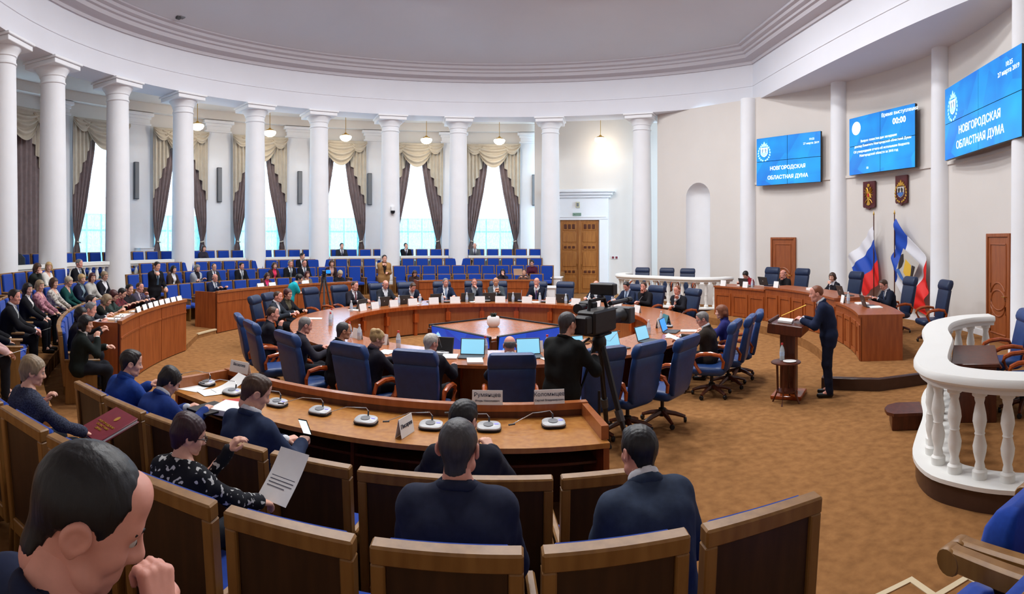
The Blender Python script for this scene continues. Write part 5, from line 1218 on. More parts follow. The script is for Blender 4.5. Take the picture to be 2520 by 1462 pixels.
        hole = nhole(0.088 * S if wear == 'blouse' else 0.066 * S, 0.045)
        child('blouse' if f else 'sweater', [surf(torso(e * 0.8) + arms_for(e * 0.8) + shp + skirt, vb, 0.045, [hole] + ([vee(0.13, 0.07)] if wear == 'blouse' else []), fold) + (0,)], tm)
        if ring: child('neckband', [surf(ring, min(vb, 0.014), 0.01) + (0,)], tm)
    child('trousers', [surf(legp(0.014) + [rc(hip - sx * 0.07, hip + sx * 0.07, 0.118 * S * g)], vb, 0.04, (), fold) + (0,)], cloth(legs if legs else (24, 26, 34)))
    for l in lg: child('shoe', [surf([rc(l[2] + V3(0, -0.02, -0.045), l[3] + V3(0, 0.02, 0.005), 0.042, 0.036)], max(vf, 0.012), 0.01) + (0,)], M_SHOE)
    Mw = np.array(Matrix.Rotation(rz, 3, 'Z')); L0 = np.array(loc, float)
    POSE[label] = (Mw @ hc + L0, [Mw @ (wr_[i] + nrm(wr_[i] - el_[i]) * 0.08) + L0 for i in (0, 1)])
    return root
# ================================================================== WHO SITS AND STANDS WHERE
NAVY, BLACK, CHAR, GREY, BROWN = (24, 30, 52), (20, 20, 26), (44, 46, 54), (92, 96, 102), (54, 44, 38)
DESKH = [V3(-0.16, 0.42, 0.9), V3(0.16, 0.42, 0.9)]; LAP = None
FACE_R = [V3(-0.12, 0.36, 0.62), V3(0.05, 0.2, 1.0)]; FACE_L = [V3(-0.05, 0.2, 1.0), V3(0.12, 0.36, 0.62)]
ROWS = {'A1': (9.0, 0), 'A2': (10.2, 1), 'B1': (8.62, 0), 'B2': (9.67, 1), 'B3': (10.62, 2), 'C1': (9.0, 0), 'C2': (10.2, 1), 'C3': (11.05, 2), 'G': (12.5, 3)}
def sit(row, t, label, lod='far', turn=0.0, dr=0.0, **kw):
    rb, ti = ROWS[row]; x, y = pol(rb - 0.29 + dr, t)
    kw.setdefault('seat_h', 0.47)
    return person(label, (x, y, TIER[ti]), face_in(t) + turn, lod, **kw)
def ring(r, a, label, lod='far', turn=0.0, **kw):
    x, y = rpol(r, a); kw.setdefault('seat_h', 0.49); kw.setdefault('group', 'people at the ring table')
    kw.setdefault('hands', [V3(-0.17, 0.44, 0.83), V3(0.17, 0.44, 0.83)])
    return person(label, (x, y, 0), face_in(a) + turn, lod, **kw)
PINKFL = floral('pink_floral', (196, 142, 150), (122, 70, 88)); WHITEFL = floral('white_floral', (214, 208, 198), (120, 110, 104)); PLAID = floral('red_plaid', (128, 40, 46), (60, 36, 46), 18); DOTS = floral('white_dots', (20, 22, 30), (22, 24, 32), 34); SPECK = floral('speckled_navy', (26, 30, 48), (70, 76, 96), 120)
for e_, q_ in zip(DOTS.node_tree.nodes['Color Ramp'].color_ramp.elements, (0.60, 0.63)): e_.position = q_
DOTS.node_tree.nodes['Color Ramp'].color_ramp.elements[1].color = rgb((206, 208, 206))
# ---- left block
person('blonde woman in dark jacket at the left edge of the picture', (-6.45, -7.2, TIER[1]), face_in(228), 'mid', sex='f', wear='open', top=BLACK, shirt=(210, 200, 196), tie=None, hair='pixie', hairc='silverblond', H=0.95, yaw=-20)
person('person in pale pink blouse cut off by the left edge, holding papers', (-5.78, -7.86, TIER[1]), face_in(233.7), 'mid', sex='f', wear='blouse', top=(208, 170, 166), hair='bob', hairc='blond', H=0.93, hands=[V3(-0.05, 0.42, 0.62), V3(0.2, 0.42, 0.64)])
sit('B2', 224.2, 'bearded man in dark suit with pale tie, left block', 'mid', top=BLACK, tie=(180, 182, 180), hair='short', hairc='dark', sk='pink', yaw=-25, pitch=4, girth=1.08, hands=[V3(-0.1, 0.42, 0.66), V3(0.2, 0.44, 0.66)], H=0.98)
sit('B2', 213.9, 'woman with long dark hair and white scarf, left block', sex='f', wear='open', top=BLACK, shirt=(214, 208, 206), tie=None, hair='long', hairc='dark', H=0.92, yaw=-30, lean=0, bend=2)
sit('B2', 208.9, 'woman in pink floral blouse, left block', sex='f', wear='blouse', top=PINKFL, hair='bob', hairc='ash', H=0.92, yaw=-25, lean=0, bend=2)
sit('B2', 203.8, 'brown-haired woman in white patterned blouse with black ribbon', sex='f', wear='blouse', top=WHITEFL, hair='bob', hairc='brown', H=0.91, yaw=-15, lean=0, bend=2)
sit('B2', 199.8, 'short-haired blonde woman in green dress, left block', sex='f', wear='blouse', top=(18, 70, 66), hair='pixie', hairc='silverblond', H=0.91, yaw=-10, pitch=14)
sit('B2', 195.6, 'blonde woman in navy top with pale scarf, left block', sex='f', wear='open', top=(26, 34, 54), shirt=(130, 150, 160), tie=None, hair='pixie', hairc='blond', H=0.93, yaw=-20)
sit('B2', 192.4, 'woman with dark red bob in pale grey sweater', sex='f', wear='sweater', top=(186, 182, 176), hair='bob', hairc='darkred', H=0.93, yaw=-35)
sit('B2', 188.8, 'woman with glasses, black vest and white collar, left block', sex='f', wear='cardigan', top=(26, 26, 36), shirt=(226, 226, 230), tie=None, hair='pixie', hairc='ash', glasses=True, H=0.94, yaw=-20)
sit('B3', 198.2, 'brown-haired woman covering her mouth, third row of left block', sex='f', wear='sweater', top=(40, 44, 40), hair='bob', hairc='brown', H=0.92, hands=FACE_R, pitch=14)
sit('B3', 195.2, 'fair-haired woman in white blouse turning away, third row', sex='f', wear='blouse', top=(226, 222, 214), hair='bob', hairc='blond', H=0.93, yaw=-55)
sit('B3', 187.4, 'grey-haired man in dark suit, third row of left block', top=BLACK, tie=(110, 120, 140), hair='short', hairc='grey', sk='pink', H=0.97, pitch=2)
sit('B1', 230.6, 'woman with dark bob, black jacket and white sleeve at left desk', 'mid', sex='f', wear='open', top=(22, 30, 28), shirt=(214, 208, 204), tie=None, hair='bob', hairc='black', H=0.95, yaw=-25, hands=[V3(-0.12, 0.42, 0.8), V3(0.08, 0.26, 0.96)])
sit('B1', 223.4, 'dark-haired woman hidden behind the black jacket at left desk', 'mid', sex='f', wear='sweater', top=(34, 30, 34), hair='bob', hairc='dark', H=0.94, yaw=-30, hands=DESKH)
sit('B1', 217.7, 'grey-haired man in dark jacket bending over the left desk', 'mid', top=(30, 28, 34), tie=None, hair='short', hairc='grey', sk='pink', H=0.98, lean=10, bend=14, pitch=14, yaw=-15, hands=DESKH)
sit('B1', 211.6, 'dark-haired man partly hidden at left desk', top=CHAR, tie=None, hair='short', hairc='dark', H=0.98, hands=DESKH)
sit('B1', 205.5, 'woman with light brown hair in black dress writing', sex='f', wear='blouse', top=(26, 30, 26), hair='bob', hairc='ash', H=0.94, lean=12, bend=12, pitch=26, hands=[V3(-0.1, 0.5, 0.9), V3(0.14, 0.52, 0.9)], sleeves='short')
sit('B1', 201.0, 'short-haired woman with glasses in grey jacket at left desk', sex='f', wear='cardigan', top=(56, 70, 66), shirt=(30, 40, 36), tie=None, hair='pixie', hairc='darkred', glasses=True, H=0.95, pitch=22, lean=8, bend=10, hands=DESKH)
sit('B1', 197.0, 'man in red plaid shirt looking down at left desk', wear='sweater', top=PLAID, hair='short', hairc='dark', H=0.94, pitch=26, lean=6, bend=10, hands=DESKH)
sit('B1', 193.2, 'young man in black sweater at left desk', wear='sweater', top=(28, 24, 30), hair='short', hairc='black', H=0.98, yaw=-25, hands=DESKH)
sit('B1', 189.4, 'man in grey purple suit leaning cheek on hand at left desk', top=(70, 64, 80), shirt=(214, 204, 214), tie=(80, 60, 90), hair='receding', hairc='brown', sk='pink', H=0.98, yaw=-10, hands=[V3(-0.06, 0.28, 0.98), V3(0.14, 0.44, 0.9)])
# ---- far left block
person('man in dark suit standing in the aisle with hand to mouth', (-8.95, 0.42, TIER[0]), face_in(175) - 0.25, 'far', stand=True, top=BLACK, shirt=(190, 205, 214), tie=(60, 80, 100), hair='short', hairc='dark', hands=[V3(-0.22, 0.22, 1.0), V3(0.03, 0.16, 1.42)], pitch=14, H=1.02, group='standing people')
sit('C2', 167.4, 'woman in brown jacket and white blouse holding papers', sex='f', wear='open', top=(60, 46, 40), shirt=(222, 220, 222), tie=None, hair='bob', hairc='dark', H=0.94, dr=-0.1)
sit('C2', 161.1, 'curly grey-haired woman in light grey cardigan, arms folded', sex='f', wear='cardigan', top=(160, 166, 176), shirt=(30, 28, 40), tie=None, hair='curly', hairc='grey', girth=1.15, H=0.94, hands=[V3(0.08, 0.24, 0.76), V3(-0.08, 0.26, 0.8)])
sit('C2', 157.1, 'man with glasses and beard in dark suit, far left block', top=CHAR, tie=(60, 50, 90), hair='crew', hairc='brown', glasses=True, H=0.97, yaw=-20)
sit('C2', 150.6, 'man in dark suit with light grey tie, far left block', top=BLACK, tie=(120, 130, 140), hair='short', hairc='black', sk='pink', H=0.97)
sit('C2', 142.9, 'woman in pink top and brown jacket, second row', sex='f', wear='open', top=(60, 40, 40), shirt=(226, 60, 96), tie=None, hair='long', hairc='brown', H=0.93)
sit('C2', 139.2, 'grey-haired man in black suit, far left block', top=BLACK, tie=(90, 100, 110), hair='short', hairc='grey', sk='pink', H=1.02)
sit('C2', 136.0, 'man with glasses in dark suit and white shirt, second row', top=BLACK, tie=(80, 90, 110), hair='receding', hairc='brown', glasses=True, sk='pink', H=1.03)
sit('C2', 129.7, 'woman with brown curls in dark cardigan, far left block', sex='f', wear='open', top=(50, 34, 38), shirt=(190, 150, 140), tie=None, hair='curly', hairc='brown', H=0.99)
sit('C3', 134.3, 'dark-haired man behind the one with glasses, top row', top=BLACK, hair='short', hairc='dark', H=0.98, yaw=40)
sit('C1', 163.2, 'bald man with glasses in navy suit at the desk end', top=(28, 36, 60), tie=(120, 130, 150), hair='bald', hairc='grey', glasses=True, sk='pink', H=0.99, hands=DESKH, yaw=-15)
sit('C1', 149.3, 'woman in bright pink top looking down at the desk', sex='f', wear='open', top=(70, 44, 44), shirt=(226, 56, 110), tie=None, hair='long', hairc='brown', H=0.93, pitch=26)
sit('C1', 139.0, 'woman with dark red hair in grey top, front row', sex='f', wear='blouse', top=(110, 100, 88), hair='bob', hairc='darkred', H=0.93)
sit('C1', 130.9, 'grey-blond person bending low beside the far aisle', sex='f', wear='sweater', top=(28, 28, 36), hair='pixie', hairc='silverblond', H=0.95, pitch=34, lean=8)
person('dark-haired person in teal shirt leaning with arms crossed', (-5.62, 1.95, 0.0), rad(-66), 'far', sex='f', stand=True, wear='blouse', top=(30, 176, 190), hair='pixie', hairc='black', H=0.93, lean=14, bend=16, pitch=16, sleeves='short', hands=[V3(0.08, 0.42, 1.0), V3(-0.06, 0.46, 1.05)], girth=1.12, group='standing people')
person('man in tan jacket standing in the far aisle with hand at mouth', (-4.3, 7.5, TIER[0]), rad(205), 'far', stand=True, wear='open', top=(164, 124, 78), shirt=(44, 36, 36), tie=None, legs=(26, 32, 56), hair='short', hairc='dark', H=1.05, girth=1.1, hands=[V3(-0.1, 0.2, 1.15), V3(0.02, 0.18, 1.45)], group='standing people')
# ---- far middle block
sit('C1', 112.4, 'brown-haired woman bent behind the far desk', sex='f', wear='sweater', top=(60, 44, 44), hair='long', hairc='brown', H=0.9, pitch=30, bend=16)
sit('C1', 90.8, 'dark curly-haired woman touching her face behind the far desk', sex='f', wear='sweater', top=(40, 34, 44), hair='long', hairc='black', H=0.9, hands=FACE_L)
sit('C1', 85.6, 'person reading a white paper at the right of the far desk', wear='sweater', top=(90, 70, 64), hair='short', hairc='brown', H=0.9, hands=[V3(-0.12, 0.34, 0.92), V3(0.14, 0.34, 0.92)])
sit('C2', 84.2, 'woman in maroon top in the second far row', sex='f', wear='sweater', top=(74, 22, 44), hair='bun', hairc='black', H=0.93, pitch=24)
# ---- gallery
for t, lab, kw in ((169.2, 'person with brown hair peeking over the gallery rail at far left', dict(hairc='brown', sex='f', hair='bob', wear='sweater', top=(60, 54, 52), H=0.86)), (151.3, 'dark-haired woman in the gallery between the fourth and fifth columns', dict(hairc='brown', sex='f', hair='bob', wear='sweater', top=(50, 46, 56), H=0.9)),
                   (123.4, 'dark-haired man in the gallery before the third window from right', dict(hairc='dark', top=CHAR)), (110.4, 'man in the gallery before the second window from right, head tilted', dict(hairc='dark', top=BLACK, roll=20, hands=FACE_R)), (96.5, 'bald man in the gallery before the rightmost window', dict(hairc='grey', hair='bald', top=GREY))):
    sit('G', t, lab, feat=False, group='people in the gallery', **kw)
# ---- ring table, far side
ring(4.78, 144.4, 'man in dark suit with striped tie at the far left of the ring', top=(36, 34, 44), tie=(120, 70, 80), hair='receding', hairc='brown', sk='pink', yaw=15)
ring(4.78, 132.1, 'bald man in dark jacket at the ring, face lowered', top=(40, 42, 50), tie=None, hair='bald', hairc='grey', sk='pink', pitch=22)
ring(4.78, 122.6, 'man bending over papers at the ring table', top=(34, 42, 62), tie=None, hair='short', hairc='brown', lean=14, bend=18, pitch=34, sk='pink')
ring(4.78, 109.6, 'grey-haired man in navy suit facing the camera at the ring', top=(28, 40, 66), tie=(140, 160, 190), hair='short', hairc='grey', sk='pink', H=1.0)
ring(4.78, 99.3, 'man with reddish hair touching his cheek at the ring', top=(40, 44, 60), shirt=(170, 180, 190), tie=None, hair='receding', hairc='red', sk='pink', H=0.98, hands=[V3(-0.07, 0.22, 1.02), V3(0.15, 0.44, 0.83)])
ring(4.78, 91.6, 'bald man in grey suit at the far side of the ring', top=(72, 80, 86), tie=None, hair='bald', hairc='brown', sk='tan', H=1.02, hands=[V3(-0.1, 0.32, 0.92), V3(0.02, 0.3, 0.96)])
ring(4.78, 77.0, 'bald man in navy suit resting chin on fist at the ring', top=(24, 28, 44), tie=(100, 80, 130), hair='bald', hairc='brown', sk='pink', H=1.02, hands=[V3(-0.03, 0.22, 1.03), V3(0.15, 0.4, 0.83)], curl=(0.9, 0.4))
ring(4.78, 55.0, 'white-haired old man with beard looking down at the ring', top=(40, 44, 56), tie=None, hair='bald', hairc='white', sk='pink', pitch=30, H=0.97)
ring(4.78, 43.0, 'dark-haired man in navy suit looking down at the ring', top=(30, 40, 64), shirt=(190, 205, 225), tie=(80, 100, 130), hair='short', hairc='dark', pitch=28, H=0.98, sk='pink')
ring(4.78, 36.0, 'young man in black sweater covering his mouth at the ring', wear='sweater', top=(26, 24, 28), hair='short', hairc='brown', sk='pink', yaw=20, H=1.0, hands=[V3(-0.14, 0.44, 0.83), V3(-0.02, 0.2, 1.03)])
ring(4.75, 20.6, 'reddish-haired man in dark suit with hand at chin, right of ring', top=(28, 28, 36), tie=None, hair='receding', hairc='red', sk='pink', turn=0.3, H=0.98, hands=[V3(-0.14, 0.44, 0.83), V3(-0.04, 0.22, 0.98)], pitch=14)
# ---- ring table, left, right and near side
ring(4.8, 184.5, 'balding man behind the woman with a dark bob', top=(44, 50, 60), tie=None, hair='receding', hairc='brown', sk='pink', lod='mid', H=0.98)
ring(4.8, 176.5, 'woman with short dark hair and glasses in black jacket, left of ring', 'mid', sex='f', wear='cardigan', top=(24, 22, 28), shirt=(90, 84, 66), tie=None, hair='puff', hairc='darkred', glasses=True, H=0.97, turn=-0.3)
ring(4.85, 221.0, 'balding man in dark jacket with hand at chin, left of ring', 'mid', wear='sweater', top=(36, 38, 48), hair='receding', hairc='brown', sk='pink', turn=-0.2, hands=[V3(-0.14, 0.44, 0.83), V3(0.0, 0.24, 0.98)])
ring(4.95, 236.4, 'man with grey crew cut in dark jacket looking down', 'mid', wear='sweater', top=(46, 44, 54), hair='crew', hairc='grey', sk='pink', turn=-0.35, pitch=18, lean=4, bend=8)
ring(4.85, 245.0, 'man with glasses in black sweater at the left near side', 'mid', wear='sweater', top=(18, 16, 22), hair='crew', hairc='greyblack', sk='tan', glasses=True, turn=-0.6, girth=1.12, H=0.99)
ring(4.95, 252.6, 'blonde woman with a bun seen from behind at the ring', 'mid', sex='f', wear='cardigan', top=(30, 28, 38), shirt=(90, 70, 80), tie=None, hair='bun', hairc='blond', turn=-0.5, yaw=-15, pitch=18, H=0.94)
ring(5.0, 262.0, 'white-haired man in dark suit with his back to the camera', 'mid', top=(24, 24, 34), tie=None, hair='short', hairc='white', sk='pink', turn=-0.15, yaw=-25, H=0.95)
ring(5.05, 273.6, 'bald man in dark suit with his back to the camera', 'mid', top=(24, 28, 44), tie=None, hair='bald', hairc='grey', sk='pink', H=0.95, yaw=5)
ring(4.75, 316.5, 'grey-haired man with glasses in brown suit reading papers', 'mid', top=(52, 44, 38), tie=None, hair='short', hairc='grey', sk='pink', glasses=True, turn=0.25, yaw=15, pitch=20, H=0.96, girth=1.08, hands=[V3(-0.18, 0.46, 0.84), V3(0.14, 0.5, 0.86)])
ring(4.78, 327.5, 'reddish-haired woman in purple blue jacket, right of ring', 'mid', sex='f', wear='cardigan', top=(44, 46, 110), shirt=(60, 60, 120), tie=None, hair='bob', hairc='red', H=0.96, turn=0.1)
# ---- presidium
def pres(r, t, label, **kw):
    x, y = pol(r, t); return person(label, (x, y, 0.2), face_in(t), 'far', seat_h=0.49, group='people at the presidium', **kw)
PRH = [V3(-0.16, 0.42, 0.87), V3(0.16, 0.42, 0.87)]
pres(8.7, 29.6, 'dark-haired person in red top bent over at the presidium', sex='f', wear='sweater', top=(150, 30, 40), hair='pixie', hairc='dark', pitch=30, lean=12, bend=14, H=0.96, hands=PRH)
pres(8.75, 20.6, 'bald man in black at the presidium with hand to face', wear='sweater', top=(26, 24, 28), hair='bald', hairc='brown', sk='pink', hands=[V3(-0.14, 0.42, 0.87), V3(-0.02, 0.2, 1.02)])
pres(8.75, 6.9, 'brown-haired woman in white blouse and dark vest at the presidium', sex='f', wear='open', top=(30, 26, 34), shirt=(226, 224, 230), tie=None, hair='curly', hairc='brown', yaw=25, hands=[V3(-0.06, 0.22, 1.0), V3(0.15, 0.42, 0.87)])
pres(8.7, -10.6, 'man with glasses in dark navy suit reading at the presidium', top=(26, 32, 50), tie=(70, 80, 110), hair='short', hairc='brown', glasses=True, pitch=24, yaw=10, lean=8, bend=10, sk='pink', hands=PRH)
# ---- the speaker and the cameraman
person('man in navy suit speaking at the wooden lectern', (4.94, -4.62, 0.0), lrz + 0.12, 'mid', stand=True, top=(24, 34, 62), legs=(22, 28, 50), tie=(60, 70, 100), hair='receding', hairc='red', sk='pink', lean=7, bend=12, pitch=10, yaw=8, H=1.04, girth=1.05,
       hands=[V3(-0.1, 0.42, 1.2), V3(0.1, 0.4, 1.2)], group='standing people')
person('cameraman with grey hair in black jacket filming behind the tripod', (0.72, -6.48, 0.0), rad(-42), 'near', stand=True, wear='sweater', top=(20, 22, 22), legs=(20, 20, 26), hair='crew', hairc='greyblack', sk='fair', lean=3, bend=5, pitch=6, yaw=-6, H=1.02, girth=1.02,
       hands=[V3(-0.08, 0.42, 1.34), V3(0.16, 0.36, 1.22)], group='standing people')
# ---- near block
sit('A1', 248.9, 'man in royal blue uniform jacket with dark hair, front near row', 'near', wear='suit', top=(28, 62, 138), shirt=(40, 70, 140), tie=None, hair='short', hairc='dark', sk='fair', yaw=-25, H=1.0, pitch=12, hands=DESKH)
sit('A1', 252.0, 'woman in blue uniform with dark hair writing in a black folder', 'near', sex='f', wear='suit', top=(28, 54, 120), shirt=(200, 205, 215), tie=None, hair='puff', hairc='dark', sk='fair', yaw=-20, H=0.92, pitch=34, lean=10, bend=14, hands=[V3(-0.06, 0.48, 0.8), V3(0.16, 0.5, 0.82)])
sit('A1', 259.2, 'man in navy suit with white collar looking at his phone', 'near', top=(38, 50, 78), shirt=(222, 226, 232), tie=None, hair='short', hairc='brown', sk='fair', yaw=-35, pitch=26, H=1.06, girth=1.02, twist=-10, hands=[V3(0.05, 0.45, 0.78), V3(0.22, 0.42, 0.8)], curl=(0.5, 0.6))
sit('A1', 269.4, 'dark-haired man in dark suit at the near microphone desk', 'near', top=(26, 28, 42), shirt=(60, 60, 70), tie=None, hair='short', hairc='black', sk='fair', yaw=-25, pitch=14, H=1.02, hands=DESKH)
sit('A2', 252.5, 'woman with grey-blonde hair holding a red folder', 'near', sex='f', wear='blouse', top=SPECK, hair='puff', hairc='ash', sk='fair', yaw=-25, pitch=12, H=0.86, lean=3, bend=6, hands=[V3(-0.02, 0.2, 0.86), V3(0.22, 0.4, 0.66)], curl=(0.4, 0.3))
sit('A2', 261.9, 'woman with burgundy hair and glasses in black and white top', 'near', sex='f', wear='blouse', top=DOTS, hair='puff', hairc='burgundy', sk='fair', glasses=True, yaw=-40, pitch=16, H=0.82, bend=10, hands=[V3(0.12, 0.3, 0.96), V3(0.26, 0.4, 0.68)])
sit('A2', 269.95, 'grey-haired man in dark navy suit seen from behind, centre', 'near', top=(38, 44, 66), shirt=(40, 46, 66), tie=None, hair='crew', hairc='greyblack', sk='pink', yaw=-8, pitch=4, H=1.03, girth=1.1, collar=False)
sit('A2', 274.75, 'dark-haired man in grey blue suit with white collar, right', 'near', top=(50, 62, 84), shirt=(226, 228, 234), tie=None, hair='short', hairc='black', sk='pink', yaw=6, pitch=16, H=0.95, girth=1.1, twist=12, roll=4, lean=12, bend=14)
person('man with dark hair resting his mouth on his fist, lower left', (-0.553, -11.56, TIER[2]), rad(-15), 'near', top=(26, 34, 62), shirt=(26, 34, 62), collar=False, tie=None, hair='crew', hairc='black', sk='pink', lean=3, bend=12, pitch=26, yaw=-38, roll=2, H=1.1, girth=1.05, seat_h=0.54, neckf=-6,
       hands=[V3(-0.1, 0.36, 0.64), V3(0.03, 0.31, 1.055)], curl=(0.4, 0.75), palm=(None, (-0.9, 0.1, -0.2)))
# ================================================================== CONFERENCE MICROPHONES, CARDS, PAPERS
def mic_parts(tip):
    base = MB().loft([[(x, y, z) for x, y in rrect(w_, d_, 5, 0.75)] for z, w_, d_ in ((0.0, 0.098, 0.078), (0.012, 0.104, 0.084), (0.02, 0.102, 0.082))])
    plate = MB().loft([[(x, y, z + 0.12 * y + 0.012) for x, y in rrect(w_, d_, 5, 0.75)] for z, w_, d_ in ((0.012, 0.1, 0.08), (0.026, 0.098, 0.078), (0.032, 0.09, 0.07))])
    disc = MB().lathe([(0.001, 0), (0.04, 0.0), (0.042, 0.004), (0.001, 0.006)], 20, M=T(-0.005, 0.0, 0.045, 0, 0.12))
    disp = MB().box(0.045, 0.08, 0.005, 0.02, 0.0475, 0.0495)
    stem = MB().tube([(0, 0.05, 0.045), (0, 0.055, 0.09)], 0.008, 8)
    neck = MB().tube([(0, 0.055, 0.09), (tip[0] * 0.06, 0.058, 0.115), (tip[0] * 0.5, 0.04 + tip[1] * 0.5, 0.12), (tip[0], tip[1], tip[2])], 0.0035, 6)
    head = MB().tube([(tip[0] * 0.93, tip[1] * 0.93, tip[2] * 1.0), (tip[0] * 1.08, tip[1] * 1.08, tip[2] * 0.98)], [0.007, 0.008], 8)
    return [('base', base, M_BLACK), ('top_plate', plate, M_SILVER), ('speaker_disc', disc, M_GREYM), ('display', disp, mat('mic_display', (150, 150, 255), 0.3, emit=0.8)), ('stem', stem, M_DGREY), ('gooseneck', neck, M_CHROME), ('capsule', head, M_DGREY)]
MICP = {k: [(a, b.mesh(a, m)) for a, b, m in mic_parts(t)] for k, t in {'l': (-0.36, -0.1, 0.06), 'll': (-0.34, -0.02, 0.14), 'r': (0.1, -0.05, 0.12), 'up': (0.03, -0.3, 0.3)}.items()}
def mic(x, y, z, rz, label, k, group):
    m = thing('conference_microphone', label, 'microphone', (x, y, z), rz, group)
    for a, me in MICP[k]: link(a, me, m)
MN = [(246.9, 7.5, 'l', 'lying on a white sheet at the left end of the near desk'), (250.4, 7.52, 'l', 'beside the red folder on the near desk'), (254.9, 7.5, 'l', 'behind the head of the man with a phone'), (258.5, 7.48, 'l', 'left of the middle of the near desk'),
      (262.2, 7.54, 'l', 'left of the folded name card on the near desk'), (266.5, 7.5, 'l', 'right of the folded name card on the near desk'), (270.2, 7.48, 'll', 'partly hidden by the dark-haired man'), (274.4, 7.42, 'l', 'rightmost on the near desk')]
for t, r, k, d in MN:
    x, y = pol(r, t); mic(x, y, 0.882, face_in(t), 'silver conference microphone ' + d, k, 'microphones on the near desk')
def tent(x, y, z, rz, w_, h, label, group, lines_=(), m=M_PAPER):
    """folded card standing like a roof; its lettering faces local +y and -y"""
    t = thing('name_card', label, 'name card', (x, y, z), rz, group)
    for s in (-1, 1):
        Mx = T(0, 0.03 * s, 0) @ rtilt(s * math.atan2(0.03, h)); obj('card_face', MB().box(-w_ / 2, w_ / 2, -0.0012, 0.0012, 0, h, Mx), m, t)
    for (txt, sz, zz) in lines_:
        a = math.atan2(0.03, h)
        text(txt, sz, M_PRINT, t, T(0, 0.03 + 0.003, 0) @ rtilt(a) @ T(0, 0, zz, PI, PI / 2)); text(txt, sz, M_PRINT, t, T(0, -0.033, 0) @ rtilt(-a) @ T(0, 0, zz, 0, PI / 2))
    return t
for t, r, turn, lab, ln, h in ((274.4, 7.16, 0, 'white name card on the desk rim before the rightmost near microphone', (('Коломыцев', 0.05, 0.085), ('Сергей Владимирович', 0.024, 0.035)), 0.125), (270.0, 7.16, 0, 'white name card half hidden by the dark-haired man', (('Румянцев', 0.05, 0.085), ('Игорь Николаевич', 0.024, 0.035)), 0.125),
                            (265.2, 7.7, 1.35, 'white name card turned edgewise on the near desk', (('Писарев', 0.045, 0.085),), 0.15), (248.3, 7.17, 0.1, 'white name card at the left of the near desk rim, further right', (('Яковлев', 0.045, 0.085),), 0.125)):
    x, y = pol(r, t); tent(x, y, 1.002 if r < 7.2 else 0.882, face_in(t) + turn, 0.27 if r < 7.2 else 0.22, h, lab, 'name cards', ln)
def sheet(x, y, z, rz, w_, d_, label, curl=0.0, tilt=0.0, h=0.0, group=None, m=M_PAPER, printed=0):
    """one sheet (bent by curl) or a stack of height h"""
    if h > 0: o = obj('paper_stack', MB().rbox(-w_ / 2, w_ / 2, -d_ / 2, d_ / 2, 0, h, 0.002), m, None, T(x, y, z, rz, tilt))
    else: o = obj('paper_sheet', MB().grid(lambda u, v: ((u - 0.5) * w_, (v - 0.5) * d_, 0.002 + curl * (v - 0.3) ** 2 * (1 if v > 0.3 else 0)), 3, 10, 0.0015), m, None, T(x, y, z, rz, tilt))
    tag(o, label, 'papers', group)
    for j in range(printed): obj('printed_line', MB().box(-w_ * 0.4, w_ * (0.4 if j % 4 else 0.2), 0, 0.004, 0, 0.0004), M_PRINT, o, T(0, d_ * (0.3 - 0.6 * j / max(1, printed)), (h if h else 0.0025) + 0.0008))
    return o
def at(t, r, z): x, y = pol(r, t); return x, y, z
x, y, z = at(246.9, 7.62, 0.882); sheet(x, y, z, face_in(246) + 0.4, 0.24, 0.4, 'white sheet under the leftmost near microphone')
x, y, z = at(249.2, 7.52, 0.884); sheet(x, y, z, face_in(249) - 0.25, 0.23, 0.5, 'long white sheet bent up against the near desk rim', curl=0.28, printed=5)
x, y, z = at(252.6, 7.66, 0.882); sheet(x, y, z, face_in(252) - 0.5, 0.24, 0.33, 'bright red folder on the near desk', h=0.012, m=mat('red_folder', (196, 44, 36), 0.4))
x, y, z = at(253.6, 7.98, 0.9); sheet(x, y, z, face_in(253) + 0.3, 0.24, 0.32, 'thick stack of white papers at the edge of the near desk', h=0.05)
for i in (2, 4, 8): pass
# ---- ring table cards, bottles, laptops, microphones, papers
PLA = [(160.0, 'far left'), (152.0, 'before the man with striped tie'), (141.0, 'second in the far left group'), (131.0, 'before the bald man at far left'), (120.5, 'before the man bending over papers'), (110.4, 'before the grey-haired man'), (98.9, 'before the man touching his cheek'),
       (89.6, 'before the bald man in grey'), (77.3, 'before the bald man in navy'), (66.2, 'before the empty tufted chair'), (53.8, 'before the white-haired old man'), (43.1, 'before the dark-haired man'), (30.5, 'before the young man in black'), (17.0, 'before the reddish-haired man'),
       (227.4, 'beyond the man in black sweater'), (238.6, 'beyond the blonde bun'), (257.0, 'near side, left of the pale laptop'), (281.5, 'near side, right of the bald head'), (338.0, 'right side by the teal folder')]
for i, (a, d) in enumerate(PLA):
    x, y = rpol(3.36, a); tent(x, y, RZ + 0.001, face_in(a), 0.27, 0.17, 'white name card on the ring table ' + d, 'name cards on the ring table', (('Участник'[:0] or '— — — —', 0.03, 0.11), ('— — — — —', 0.02, 0.06)) if False else ())
BOT = [(164.5, 1), (147.0, 1), (136.5, 1), (126.0, 1), (115.5, 1), (104.5, 1), (84.0, 1), (72.0, 1), (60.0, 1), (48.5, 1), (36.5, 1), (191.0, 0), (196.0, 1), (201.5, 0), (229.5, 1), (224.0, 0), (245.0, 0), (255.5, 0), (269.0, 0), (284.8, 0), (324.0, 1), (345.0, 1)]
for i, (a, c) in enumerate(BOT):
    x, y = rpol(3.5 if i < 11 else 3.4, a); bottle(x, y, RZ + 0.001, 'clear water bottle, %s along the ring table from far left' % ORD[i], c)
